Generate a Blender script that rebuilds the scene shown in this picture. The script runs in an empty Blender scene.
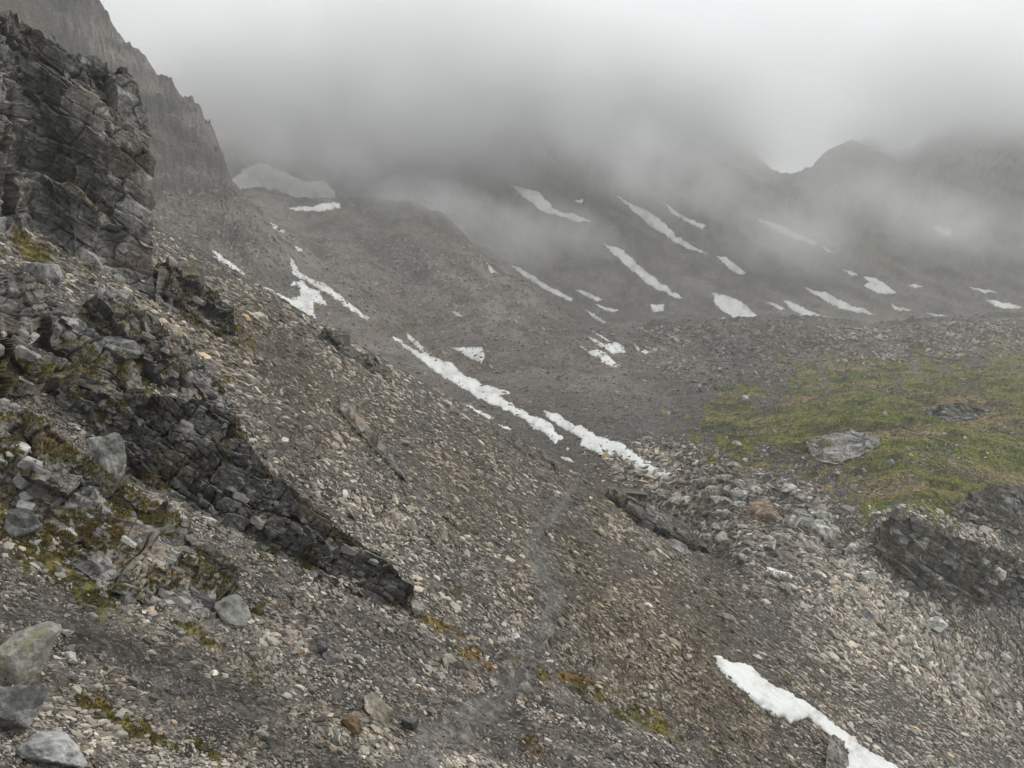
import bpy, bmesh, math, random
import numpy as np
from mathutils import Vector
from concurrent.futures import ThreadPoolExecutor

POOL = ThreadPoolExecutor(4)

random.seed(7)
RNG = np.random.default_rng(7)
scene = bpy.context.scene
COL = scene.collection
F, PITCH = 740.0, math.radians(8.0)
CP, SP = math.cos(PITCH), math.sin(PITCH)
H0 = 6.0

# ------------------------------------------------------------------ noise
_P = np.random.default_rng(3).permutation(256)
_P = np.concatenate([_P, _P, _P])
_G = np.random.default_rng(4).normal(size=(256, 3)); _G /= np.linalg.norm(_G, axis=1, keepdims=True)


_GX, _GY, _GZ = [np.ascontiguousarray(_G[:, k], np.float32) for k in range(3)]
_P32 = _P.astype(np.int32)


def _pn(p):
    x, y, z = p[:, 0], p[:, 1], p[:, 2]
    fx, fy, fz = np.floor(x), np.floor(y), np.floor(z)
    ix, iy, iz = [(q.astype(np.int64) & 255).astype(np.int32) for q in (fx, fy, fz)]
    x, y, z = [(q - f).astype(np.float32) for q, f in ((x, fx), (y, fy), (z, fz))]
    wx, wy, wz = [q * q * q * (q * (q * 6 - 15) + 10) for q in (x, y, z)]
    r = 0
    for dx in (0, 1):
        hx = _P32[ix + dx]
        for dy in (0, 1):
            hy = _P32[hx + ((iy + dy) & 255)]; wxy = (wx if dx else 1 - wx) * (wy if dy else 1 - wy)
            for dz in (0, 1):
                h = _P32[hy + ((iz + dz) & 255)]
                r = r + (_GX[h] * (x - dx) + _GY[h] * (y - dy) + _GZ[h] * (z - dz)) * wxy * (wz if dz else 1 - wz)
    return r * 1.5


def pnoise(p):
    p = np.asarray(p, float); sh = p.shape[:-1]; p = p.reshape(-1, 3); n = len(p)
    if n < 30000: return _pn(p).astype(float).reshape(sh)
    out = np.empty(n)

    def job(i): out[i:i + 16384] = _pn(p[i:i + 16384])
    list(POOL.map(job, range(0, n, 16384)))
    return out.reshape(sh)


def fbm(p, octv=4, gain=0.5, lac=2.03):
    p = np.asarray(p, float); a, s = 1.0, np.zeros(p.shape[:-1])
    for _ in range(octv):
        s += a * pnoise(p); p = p * lac + 17.3; a *= gain
    return s


def ridged(p, octv=4, gain=0.5):
    p = np.asarray(p, float); a, s = 1.0, np.zeros(p.shape[:-1])
    for _ in range(octv):
        s += a * (1 - 2 * np.abs(pnoise(p))); p = p * 2.07 + 9.1; a *= gain
    return s


def hash3(i):
    i = i.astype(np.int64) & 255
    return _P[_P[_P[i[..., 0]] + i[..., 1]] + i[..., 2]] / 255.0


def worley(p):
    """distance to nearest, second nearest feature point, and the nearest cell's random value"""
    p = np.asarray(p, float); b = np.floor(p).astype(np.int64)
    f1 = np.full(p.shape[:-1], 9.0); f2 = f1.copy(); cid = np.zeros(p.shape[:-1])
    for dx in (-1, 0, 1):
        for dy in (-1, 0, 1):
            for dz in (-1, 0, 1):
                c = b + np.array([dx, dy, dz])
                h = hash3(c); h2 = hash3(c + 71); h3 = hash3(c + 133)
                q = c + np.stack([h, h2, h3], -1)
                d = np.linalg.norm(q - p, axis=-1)
                n = d < f1
                f2 = np.where(n, f1, np.minimum(f2, d)); cid = np.where(n, hash3(c + 29), cid); f1 = np.where(n, d, f1)
    return f1, f2, cid


def sstep(a, b, x):
    t = np.clip((x - a) / (b - a), 0, 1)
    return t * t * (3 - 2 * t)


# ------------------------------------------------------------------ camera maths
def pix2uw(u, v):
    a = (np.asarray(u, float) - 512) / F; b = (384 - np.asarray(v, float)) / F
    y = CP + b * SP
    return a / y, (-SP + b * CP) / y


def world2pix(P):
    y = P[..., 1] * CP - P[..., 2] * SP
    up = P[..., 1] * SP + P[..., 2] * CP
    y = np.where(y > 0.05, y, 0.05)
    return 512 + F * P[..., 0] / y, 384 - F * up / y


# ------------------------------------------------------------------ terrain: a control net of ground lines
# every line is a list of (column, row, distance) seen from the path, turned into bearings and heights
L_KNEE = [(-500, 100), (0, 100), (150, 95), (300, 95), (450, 95), (560, 95), (610, 98), (656, 98), (700, 85), (750, 62), (820, 60), (900, 62), (1024, 66), (1400, 75)]
LINES = [
    [(-500, 60, 180), (0, 220, 190), (150, 300, 195), (300, 350, 215), (450, 415, 180), (560, 478, 125), (607, 492, 112), (656, 524, 106), (700, 545, 94), (750, 575, 73), (820, 612, 70), (900, 655, 71), (1024, 722, 75), (1400, 930, 90)],
    [(-500, 0, 240), (150, 280, 245), (300, 318, 285), (400, 350, 300), (450, 380, 250), (500, 407, 200), (560, 440, 160), (607, 456, 142), (672, 476, 124), (750, 505, 101), (820, 540, 88), (870, 575, 82), (920, 605, 80), (1024, 625, 86), (1400, 800, 100)],
    [(-500, -90, 300), (150, 220, 300), (290, 285, 310), (400, 315, 345), (450, 335, 310), (500, 372, 245), (560, 405, 200), (607, 420, 175), (672, 440, 150), (750, 462, 125), (820, 485, 105), (870, 510, 96), (920, 520, 92), (1024, 540, 98), (1400, 620, 110)],
    [(-500, -400, 390), (0, -90, 390), (60, -40, 388), (90, 0, 385), (105, 30, 385), (120, 55, 380), (145, 78, 375), (165, 95, 372), (200, 122, 368), (212, 138, 366), (222, 158, 362), (229, 190, 358), (242, 205, 352), (258, 220, 348), (275, 243, 340), (292, 268, 335), (320, 280, 370), (400, 262, 400), (450, 272, 395), (500, 318, 330), (560, 360, 270), (607, 380, 238), (672, 398, 215), (750, 412, 185), (900, 420, 150), (1024, 420, 155), (1400, 440, 160)],
    [(-500, 200, 520), (0, 250, 520), (150, 250, 510), (230, 225, 480), (250, 212, 470), (292, 235, 440), (320, 240, 440), (400, 225, 470), (450, 240, 440), (500, 290, 375), (560, 333, 315), (607, 352, 280), (672, 365, 270), (750, 375, 260), (900, 372, 260), (1024, 360, 280), (1400, 360, 280)],
    [(-500, 230, 640), (0, 240, 640), (200, 230, 620), (250, 198, 610), (300, 203, 580), (340, 205, 555), (380, 198, 540), (420, 205, 515), (450, 225, 485), (480, 254, 445), (510, 279, 415), (560, 313, 372), (590, 333, 335), (650, 331, 330), (700, 327, 340), (800, 325, 350), (870, 331, 345), (950, 325, 360), (1024, 321, 375), (1400, 310, 400)],
    [(-500, 250, 740), (0, 260, 740), (200, 250, 720), (250, 205, 640), (300, 222, 650), (380, 222, 630), (450, 245, 570), (510, 310, 520), (590, 350, 450), (650, 342, 440), (700, 338, 450), (800, 336, 460), (1024, 333, 490), (1400, 330, 500)],
    [(-500, 200, 820), (200, 200, 800), (240, 175, 760), (300, 188, 780), (340, 205, 770), (380, 205, 740), (450, 225, 690), (510, 282, 610), (590, 318, 540), (650, 322, 530), (700, 322, 530), (800, 322, 540), (1024, 318, 560), (1400, 310, 580)],
    [(-500, 60, 960), (200, 120, 950), (300, 110, 960), (400, 90, 960), (480, 80, 950), (560, 78, 930), (640, 100, 910), (700, 130, 890), (745, 163, 870), (770, 184, 860), (785, 191, 855), (802, 188, 855), (825, 168, 850), (850, 155, 845), (875, 158, 850), (893, 166, 870), (908, 164, 880), (935, 142, 880), (975, 118, 890), (1024, 95, 900), (1400, 20, 950)],
    [(-500, 260, 1300), (512, 280, 1300), (1400, 260, 1300)],
]
NU = 2200
UG = np.linspace(-1.75, 1.75, NU)
PXU = 740 * (UG[1] - UG[0])


def smooth1(a, s):
    k = int(4 * s) + 1
    x = np.arange(-k, k + 1); w = np.exp(-0.5 * (x / s) ** 2); w /= w.sum()
    return np.convolve(np.pad(a, k, mode='edge'), w, mode='valid')


def line_tab(pts, s=4.0):
    u, v, d = np.array(pts, float).T
    U, W = pix2uw(u, v)
    return smooth1(np.interp(UG, U, W * d), s), smooth1(np.interp(UG, U, d), s)


_u = np.array([-600.0, 1600.0]); _U, _W = pix2uw(_u, 0.6 * _u + 86)
# vanishing line of the scree plane, sampled finely since it is straight in space
_uu = np.linspace(-300, 1150, 60); _UU, _WW = pix2uw(_uu, 0.6 * _uu + 86)
_A = np.polyfit(_UU, _WW, 1)


def near_z(U, d):
    z = -H0 + d * (_A[0] * U + _A[1])
    return z


kn = np.array(L_KNEE, float)
KN_D = smooth1(np.interp(UG, (kn[:, 0] - 512) / F, kn[:, 1]), 5)
nodes_d, nodes_z = [KN_D * 0.72, KN_D * 0.86, KN_D], [near_z(UG, KN_D * 0.72), near_z(UG, KN_D * 0.86), near_z(UG, KN_D)]
for ln in LINES:
    z_, d_ = line_tab(ln, 3.0)
    nodes_d.append(d_); nodes_z.append(z_)
ND = np.array(nodes_d); NZ = np.array(nodes_z)
for k in range(1, len(ND)):
    ND[k] = np.maximum(ND[k], ND[k - 1] + 2.0)
DEL = np.diff(NZ, axis=0) / np.diff(ND, axis=0)
SL = np.zeros_like(NZ)
SL[0] = DEL[0]; SL[-1] = DEL[-1]
for k in range(1, len(ND) - 1):
    a, b = DEL[k - 1], DEL[k]
    SL[k] = np.where(a * b > 0, 2 * a * b / (a + b + 1e-12 * np.sign(a + b + 1e-30)), 0)
    # a crest keeps part of its roundness
    SL[k] = np.where(a * b > 0, SL[k], 0)


def base_height(U, d):
    """smooth ground height for bearing U (x / y) and forward distance d (y)"""
    ui = np.clip((U - UG[0]) / (UG[1] - UG[0]), 0, NU - 1.001)
    i0 = ui.astype(int); fr = ui - i0

    def at(T, k):
        return T[k, i0] * (1 - fr) + T[k, i0 + 1] * fr
    z = near_z(U, d)
    foot = sstep(1.2, 6.0, d)
    z = np.where(d < 6.0, (1 - foot) * (-1.75 + 0.35 * np.clip(-U * d, -3, 3)) + foot * z, z)
    for k in range(len(ND) - 1):
        x0, x1 = at(ND, k), at(ND, k + 1)
        m = (d >= x0) & (d <= x1)
        h = x1 - x0; t = np.clip((d - x0) / h, 0, 1)
        y0, y1, s0, s1 = at(NZ, k), at(NZ, k + 1), at(SL, k), at(SL, k + 1)
        zz = (2 * t ** 3 - 3 * t ** 2 + 1) * y0 + (t ** 3 - 2 * t ** 2 + t) * h * s0 + (-2 * t ** 3 + 3 * t ** 2) * y1 + (t ** 3 - t ** 2) * h * s1
        z = np.where(m, zz, z)
    z = np.where(d > at(ND, len(ND) - 1), at(NZ, len(ND) - 1), z)
    return z


FALL = np.array([0.92, 0.39])        # the way the scree runs downhill


def detail_height(x, y):
    d = y
    r = np.hypot(x, y)
    al = x * FALL[0] + y * FALL[1]; ac = -x * FALL[1] + y * FALL[0]
    far = sstep(110, 260, d)
    z = np.zeros_like(x)
    p = np.stack([x, y, np.zeros_like(x)], -1)
    ps = np.stack([al * 0.35, ac, np.zeros_like(x)], -1)
    near = 1 - far
    z += near * sstep(4, 12, d) * (0.55 * fbm(ps / 9.0, 3) + 0.10 * fbm(ps / 1.7, 3) + 0.28 * ridged(np.stack([al * .10, ac * .38, 0 * al], -1), 3) + 0.035 * fbm(p / 0.4, 2))
    hum = sstep(85, 110, d) * (1 - sstep(300, 420, d)) * sstep(0.0, 0.25, x / np.maximum(y, 1) - 0.05)
    z += hum * (0.8 * fbm(p / 11 + 5, 4) + 1.9 * np.clip(fbm(p / 26 + 3, 3), -0.6, 1) + 0.75 * ridged(p / 7 + 13, 3))
    z += far * (2.6 * fbm(p / 55 + 11, 5) + 1.2 * ridged(p / 22 + 4, 3) - 0.8)
    # the rock spur on the left and the head wall are craggier
    U = x / np.maximum(y, 1)
    spur = sstep(250, 330, d) * (1 - sstep(400, 470, d)) * (1 - sstep(-0.38, -0.29, U))
    z += spur * (6.5 * fbm(p / 40 + 2, 5) + 4.5 * ridged(np.stack([x / 18, y / 18, base_height(U, d) / 11], -1), 4))
    wall = sstep(560, 700, d)
    zb = base_height(U, d); gc = x + 1.5 * zb
    z += wall * (5 * fbm(p / 90 + 31, 5) + 5 * ridged(p / 38 + 71, 4) + 6.5 * ridged(np.stack([gc / 75, zb / 160, 0 * x + 3], -1), 4, .55) + 2.0 * ridged(np.stack([gc / 19, zb / 60, 0 * x], -1), 3) - 3)
    mid = sstep(250, 330, d) * (1 - wall) * (1 - spur)
    z += mid * (2.0 * ridged(p / 34 + 60, 4) + 1.1 * ridged(p / 10 + 20, 3) - 1.5)
    mor = sstep(255, 300, d) * (1 - sstep(350, 400, d)) * sstep(0.12, 0.25, U)
    z += mor * (1.8 * fbm(p / 14 + 33, 4))
    return z


# ------------------------------------------------------------------ ground grid
uf = np.concatenate([np.linspace(-1.7, -0.8, 70)[:-1], np.arange(-0.8, 0.8, 1.5 / F), np.linspace(0.8, 1.7, 70)])
ds = [0.8]
while ds[-1] < 1500:
    q = ds[-1]
    ds.append(q + max(min(q * q / 2600.0, (0.011 if q < 120 else 0.0075 if q < 1000 else 0.05) * q), 0.02))
ds = np.array(ds)
GU, GD = np.meshgrid(uf, ds, indexing='ij')
GX, GY = GU * GD, GD
GZ = base_height(GU, GD) + detail_height(GX, GY)
GW = GZ / GD
NUf, NDf = GU.shape


def hit(u, v, dmin=1.5):
    """first meeting of the sight line through column u, row v with the ground beyond dmin"""
    u = np.atleast_1d(np.asarray(u, float)); v = np.atleast_1d(np.asarray(v, float))
    U, W = pix2uw(u, v); out = np.full((len(u), 3), np.nan)
    dm = np.broadcast_to(np.asarray(dmin, float), u.shape)
    for s in range(0, len(u), 4000):
        e = slice(s, min(s + 4000, len(u)))
        Us = U[e]; i = np.clip(np.searchsorted(uf, Us) - 1, 0, NUf - 2)
        fr = np.clip((Us - uf[i]) / (uf[i + 1] - uf[i]), 0, 1)[:, None]
        col = GW[i] * (1 - fr) + GW[i + 1] * fr
        ok = (col >= W[e][:, None]) & (ds[None] >= dm[e][:, None])
        j = ok.argmax(1); good = ok.any(1) & (j > 0)
        j = np.maximum(j, 1); n = np.arange(len(Us))
        c0, c1 = col[n, j - 1], col[n, j]
        t = np.clip((W[e] - c0) / np.where(np.abs(c1 - c0) < 1e-9, 1e-9, c1 - c0), 0, 1)
        d = ds[j - 1] + t * (ds[j] - ds[j - 1])
        P = np.stack([Us * d, d, W[e] * d], -1); P[~good] = np.nan
        out[e] = P
    return out


CMAX = np.maximum.accumulate(GW[:, int(np.searchsorted(ds, 2.0)):], axis=1); DOFF = int(np.searchsorted(ds, 2.0))


def hit_many(u, v):
    """quick first meeting with the ground for many sight lines"""
    U, W = pix2uw(u, v)
    i = np.clip(np.rint(np.interp(U, uf, np.arange(NUf))).astype(int), 0, NUf - 1)
    lo = np.zeros(len(U), int); hi = np.full(len(U), CMAX.shape[1])
    while (hi - lo).max() > 0:
        mid = (lo + hi) // 2; ge = CMAX[i, np.minimum(mid, CMAX.shape[1] - 1)] >= W
        hi = np.where(ge, mid, hi); lo = np.where(ge, lo, np.minimum(mid + 1, hi))
    ok = (lo > 0) & (lo < CMAX.shape[1]); j = np.clip(lo, 1, CMAX.shape[1] - 1)
    c0, c1 = CMAX[i, j - 1], CMAX[i, j]
    t = np.clip((W - c0) / np.maximum(c1 - c0, 1e-9), 0, 1)
    d = ds[DOFF + j - 1] + t * (ds[DOFF + j] - ds[DOFF + j - 1])
    P = np.stack([U * d, d, 0 * d], -1)[ok]; P[:, 2] = ground(P[:, 0], P[:, 1])
    return P


def ground(x, y):
    """ground height under a world point"""
    y = np.maximum(y, 0.9); U = x / y
    i = np.clip(np.searchsorted(uf, U) - 1, 0, NUf - 2); fi = np.clip((U - uf[i]) / (uf[i + 1] - uf[i]), 0, 1)
    j = np.clip(np.searchsorted(ds, y) - 1, 0, NDf - 2); fj = np.clip((y - ds[j]) / (ds[j + 1] - ds[j]), 0, 1)
    return (GZ[i, j] * (1 - fi) + GZ[i + 1, j] * fi) * (1 - fj) + (GZ[i, j + 1] * (1 - fi) + GZ[i + 1, j + 1] * fi) * fj


def ground_normal(P, e=None):
    x, y = P[:, 0], P[:, 1]
    e = np.maximum(0.15, 0.012 * y) if e is None else e
    n = np.stack([-(ground(x + e, y) - ground(x - e, y)) / (2 * e), -(ground(x, y + e) - ground(x, y - e)) / (2 * e), np.ones_like(x)], -1)
    return n / np.linalg.norm(n, axis=1, keepdims=True)


# ------------------------------------------------------------------ what the ground is made of
def blob(u, v, cu, cv, ru, rv, rot=35.0):
    a = math.radians(rot); du, dv = u - cu, v - cv
    x = du * math.cos(a) + dv * math.sin(a); y = -du * math.sin(a) + dv * math.cos(a)
    return np.exp(-((x / ru) ** 2 + (y / rv) ** 2))


MOSS = [  # column, row, half length, half width, tilt: turf on the hillside
    (25, 245, 60, 16, 20, 1), (100, 262, 45, 10, 25, 1), (20, 300, 30, 20, 10, .6), (120, 372, 60, 22, 25, 1), (150, 345, 24, 12, 20, .6), (20, 355, 30, 25, 40, .7),
    (75, 395, 60, 10, 35, 1), (240, 500, 40, 8, 40, .5), (30, 545, 60, 26, 35, 1.1), (85, 590, 50, 18, 35, 1), (10, 480, 40, 14, 20, .8),
    (170, 540, 26, 12, 30, .6), (205, 640, 40, 14, 30, .7), (250, 670, 30, 12, 30, .6), (110, 715, 60, 12, 33, 1.1), (150, 732, 30, 8, 35, 1.1), (200, 748, 40, 8, 35, .8),
    (190, 282, 30, 20, 45, .9), (230, 325, 40, 14, 45, .9), (180, 310, 24, 12, 40, .7), (385, 590, 22, 16, 40, 1.0), (440, 625, 40, 9, 25, .9), (470, 655, 40, 10, 28, .8), (455, 590, 14, 7, 30, .6),
    (530, 665, 34, 8, 35, .9), (590, 690, 44, 12, 30, .9), (650, 720, 50, 14, 33, .9), (530, 742, 20, 16, 60, .8), (600, 740, 20, 10, 30, .3), (265, 560, 60, 6, 33, .6), (330, 575, 40, 5, 35, .7), (235, 380, 14, 10, 30, .5),
    (300, 690, 18, 9, 20, .5), (700, 745, 40, 14, 30, .5), (10, 420, 25, 10, 20, .5), (895, 605, 26, 9, 30, .8), (960, 630, 24, 8, 25, .8), (905, 618, 20, 6, 25, .6), (1015, 655, 30, 8, 20, .6),
]
GRASS_POLY = [(712, 432), (700, 418), (712, 398), (735, 388), (752, 392), (785, 380), (830, 372), (880, 366), (940, 362), (1024, 355), (1400, 340), (1400, 640), (1150, 600), (1060, 560), (1024, 545), (985, 525), (950, 520), (900, 510), (862, 500), (848, 488), (812, 462), (775, 452), (740, 446)]


def in_poly(u, v, poly):
    pts = np.array(poly, float); ins = np.zeros(u.shape, bool); dist = np.full(u.shape, 1e9)
    for k in range(len(pts)):
        (x0, y0), (x1, y1) = pts[k - 1], pts[k]
        if y0 != y1:
            c = ((y0 > v) != (y1 > v)) & (u < (x1 - x0) * (v - y0) / (y1 - y0) + x0)
            ins ^= c
        L2 = max((x1 - x0) ** 2 + (y1 - y0) ** 2, 1e-9)
        t = np.clip(((u - x0) * (x1 - x0) + (v - y0) * (y1 - y0)) / L2, 0, 1)
        dist = np.minimum(dist, np.hypot(u - x0 - t * (x1 - x0), v - y0 - t * (y1 - y0)))
    return np.where(ins, dist, -dist)


PATH = [(592, 462), (578, 474), (574, 488), (566, 500), (553, 514), (538, 530), (530, 545), (537, 560), (547, 578), (552, 598), (548, 620), (538, 640), (528, 660), (520, 678), (505, 694), (485, 708), (462, 722), (440, 738), (420, 756), (395, 790)]
PATH_HW = [1.5, 2, 3, 3.5, 4.5, 6, 8, 10, 12, 13, 12, 11, 10, 11, 13, 15, 17, 19, 22, 28]


def seg_dist(u, v, pts):
    best = np.full(u.shape, 1e9); tt = np.zeros(u.shape)
    for k in range(len(pts) - 1):
        (x0, y0), (x1, y1) = pts[k], pts[k + 1]
        t = np.clip(((u - x0) * (x1 - x0) + (v - y0) * (y1 - y0)) / ((x1 - x0) ** 2 + (y1 - y0) ** 2), 0, 1)
        d = np.hypot(u - x0 - t * (x1 - x0), v - y0 - t * (y1 - y0))
        n = d < best; best = np.where(n, d, best); tt = np.where(n, k + t, tt)
    return best, tt


def masks(P):
    """moss, grass, gravel path, fine pale gravel, brown soil, dark soil: all 0..1, for world points on the ground"""
    u, v = world2pix(P); d = P[:, 1]
    w1 = fbm(P / np.maximum(0.02 * d, 0.12)[:, None], 4)
    w2 = fbm(P / np.maximum(0.08 * d, 0.5)[:, None] + 9, 3)
    wu, wv = u + 9 * w2, v + 6 * w2
    near = (d < 110)
    moss = np.zeros(len(P))
    for b in MOSS:
        moss = np.maximum(moss, b[5] * blob(wu, wv, *b[:5]))
    moss = np.where(near, np.clip((moss - 0.42 + 0.55 * w1) * 2.6, 0, 1), 0)
    g = in_poly(u + 10 * w2, v + 5 * w2, GRASS_POLY)
    grass = np.where((d > 82) & (d < 330), np.clip(0.72 + g / 22 + 2.0 * w1 + 1.2 * w2, 0, 1), 0)
    pd, pt = seg_dist(u, v, PATH)
    hw = np.interp(pt, range(len(PATH_HW)), PATH_HW)
    path = np.where(near, 1 - sstep(0.75, 1.25, pd / hw + 0.3 * w1), 0)
    # brown band of soil between stones in the middle of the scree, grey elsewhere
    brown = np.clip(0.7 * blob(wu, wv, 640, 560, 190, 60, 38) + 0.9 * blob(wu, wv, 690, 690, 150, 45, 35) + 0.8 * blob(wu, wv, 330, 400, 260, 40, 38) + 0.7 * blob(wu, wv, 640, 640, 60, 40, 20) + 0.5 * blob(wu, wv, 520, 410, 120, 30, 30) + 0.35 * w2, 0, 1)
    dark = np.clip(1.2 * blob(wu, wv, 855, 530, 30, 28, 60) + 1.2 * blob(wu, wv, 915, 575, 70, 22, 35) + 0.9 * blob(wu, wv, 120, 650, 150, 26, 33) + 0.9 * blob(wu, wv, 300, 740, 130, 26, 33) + 0.7 * blob(wu, wv, 480, 725, 60, 10, -25) + 0.35 * w1, 0, 1)
    return moss, grass, path, brown, dark, w1, w2


C = lambda *a: np.array(a, float)
GREY, BROWN, DARK = C(.115, .105, .095), C(.118, .096, .072), C(.046, .042, .039)
GREEN, TAN, OCHRE, RUST = C(.088, .098, .007), C(.17, .125, .062), C(.105, .075, .016), C(.12, .052, .020)


def mix(a, b, t):
    return a + (b - a) * np.asarray(t)[..., None]


gp = np.stack([GX, GY, GZ], -1).reshape(-1, 3)
mo, gr, pa, br, dk, w1, w2 = masks(gp)
dd = gp[:, 1]
colr = mix(np.broadcast_to(GREY * 0.55, gp.shape), BROWN * 0.55, br)
colr = mix(colr, DARK, dk * 0.8)
farm = sstep(105, 250, dd)
al = gp[:, 0] * FALL[0] + gp[:, 1] * FALL[1]; ac = -gp[:, 0] * FALL[1] + gp[:, 1] * FALL[0]
streak = fbm(np.stack([(gp[:, 0] + 1.5 * gp[:, 2]) / 22, gp[:, 1] / 200, gp[:, 2] / 70], -1), 4)
fcol = mix(np.broadcast_to(C(.152, .129, .110), gp.shape), C(.070, .058, .050), np.clip(0.45 + 1.1 * streak + 0.6 * w2, 0, 1))
fcol = mix(fcol, C(.140, .126, .113), np.clip(1.5 * fbm(gp / 9.0 + 70, 4) - 0.2, 0, .7))
fcol = mix(fcol, C(.045, .038, .034), np.clip(1.7 * fbm(gp * C(.05, .05, .05) + 90, 5) - 0.15, 0, .75))
fcol = mix(fcol, C(.11, .085, .045), np.clip(0.9 * fbm(gp / 45 + 3, 3) - 0.1, 0, .6))
fcol = fcol * (1 - 0.3 * sstep(255, 290, dd) * (1 - sstep(370, 420, dd)) * sstep(.12, .25, gp[:, 0] / dd))[:, None]
colr = mix(colr, fcol, farm * sstep(120, 300, dd + 60 * w2))
gcol = mix(np.broadcast_to(GREEN, gp.shape), TAN, np.clip(0.22 + 1.5 * fbm(gp * C(.035, .09, 0) + 4, 4), 0, 1))
gcol = mix(gcol, C(.060, .048, .026), np.clip(2.6 * fbm(gp * C(.05, .11, 0) + 48, 4) - 0.35, 0, .8))
gcol = mix(gcol, C(.034, .036, .012), np.clip(1.8 * fbm(gp * C(.12, .22, 0) + 8, 4) - 0.1, 0, .85))
colr = mix(colr, C(.05, .043, .026), np.clip(1 - np.abs(gr - .45) / .4, 0, 1) * (gr > .02) * .8)
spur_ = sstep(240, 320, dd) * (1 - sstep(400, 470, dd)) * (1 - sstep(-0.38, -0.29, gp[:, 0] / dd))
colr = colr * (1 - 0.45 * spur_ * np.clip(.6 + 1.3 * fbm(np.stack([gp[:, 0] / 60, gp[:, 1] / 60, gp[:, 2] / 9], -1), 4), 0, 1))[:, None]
colr = mix(colr, gcol, sstep(.35, .8, gr))
mcol = mix(np.broadcast_to(C(.070, .062, .018), gp.shape), OCHRE, np.clip(0.4 + w2, 0, 1))
mcol = mix(mcol, RUST, np.clip(1.6 * fbm(gp / 3.1 + 40, 3) - 0.35, 0, .8))
colr = mix(colr, mcol, mo)
colr = mix(colr, C(.10, .093, .085), pa * 0.8)


# ------------------------------------------------------------------ mesh helpers
def mesh_obj(name, verts, faces, mat, cols=None, parent=None, smooth=False):
    me = bpy.data.meshes.new(name)
    verts = np.asarray(verts, np.float32); faces = np.asarray(faces, np.int32)
    me.vertices.add(len(verts)); me.vertices.foreach_set('co', verts.ravel())
    k = faces.shape[1]
    me.loops.add(faces.size); me.loops.foreach_set('vertex_index', faces.ravel())
    me.polygons.add(len(faces)); me.polygons.foreach_set('loop_start', np.arange(0, faces.size, k, dtype=np.int32))
    me.polygons.foreach_set('loop_total', np.full(len(faces), k, np.int32))
    me.update(calc_edges=True)
    me.polygons.foreach_set('use_smooth', np.full(len(faces), smooth, bool))
    if cols is not None:
        at = me.attributes.new('tint', 'FLOAT_COLOR', 'POINT')
        at.data.foreach_set('color', np.concatenate([cols, np.ones((len(cols), 1))], 1).astype(np.float32).ravel())
    me.materials.append(mat)
    ob = bpy.data.objects.new(name, me); COL.objects.link(ob)
    if parent: ob.parent = parent
    return ob


def tag(o, label=None, cat=None, group=None, kind=None):
    if label: o['label'] = label
    if cat: o['category'] = cat
    if group: o['group'] = group
    if kind: o['kind'] = kind
    return o


def grid_faces(n, m):
    i, j = np.meshgrid(np.arange(n - 1), np.arange(m - 1), indexing='ij')
    a = (i * m + j).ravel()
    return np.stack([a, a + m, a + m + 1, a + 1], -1)


# ------------------------------------------------------------------ materials
def new_mat(name):
    m = bpy.data.materials.new(name); m.use_nodes = True
    nt = m.node_tree; b = nt.nodes['Principled BSDF']
    b.inputs['Roughness'].default_value = 0.9
    b.inputs['Specular IOR Level'].default_value = 0.25
    return m, nt, b


def nd(nt, t, **k):
    n = nt.nodes.new(t)
    for a, v in k.items():
        if a in n.inputs: n.inputs[a].default_value = v
        else: setattr(n, a, v)
    return n


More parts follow.
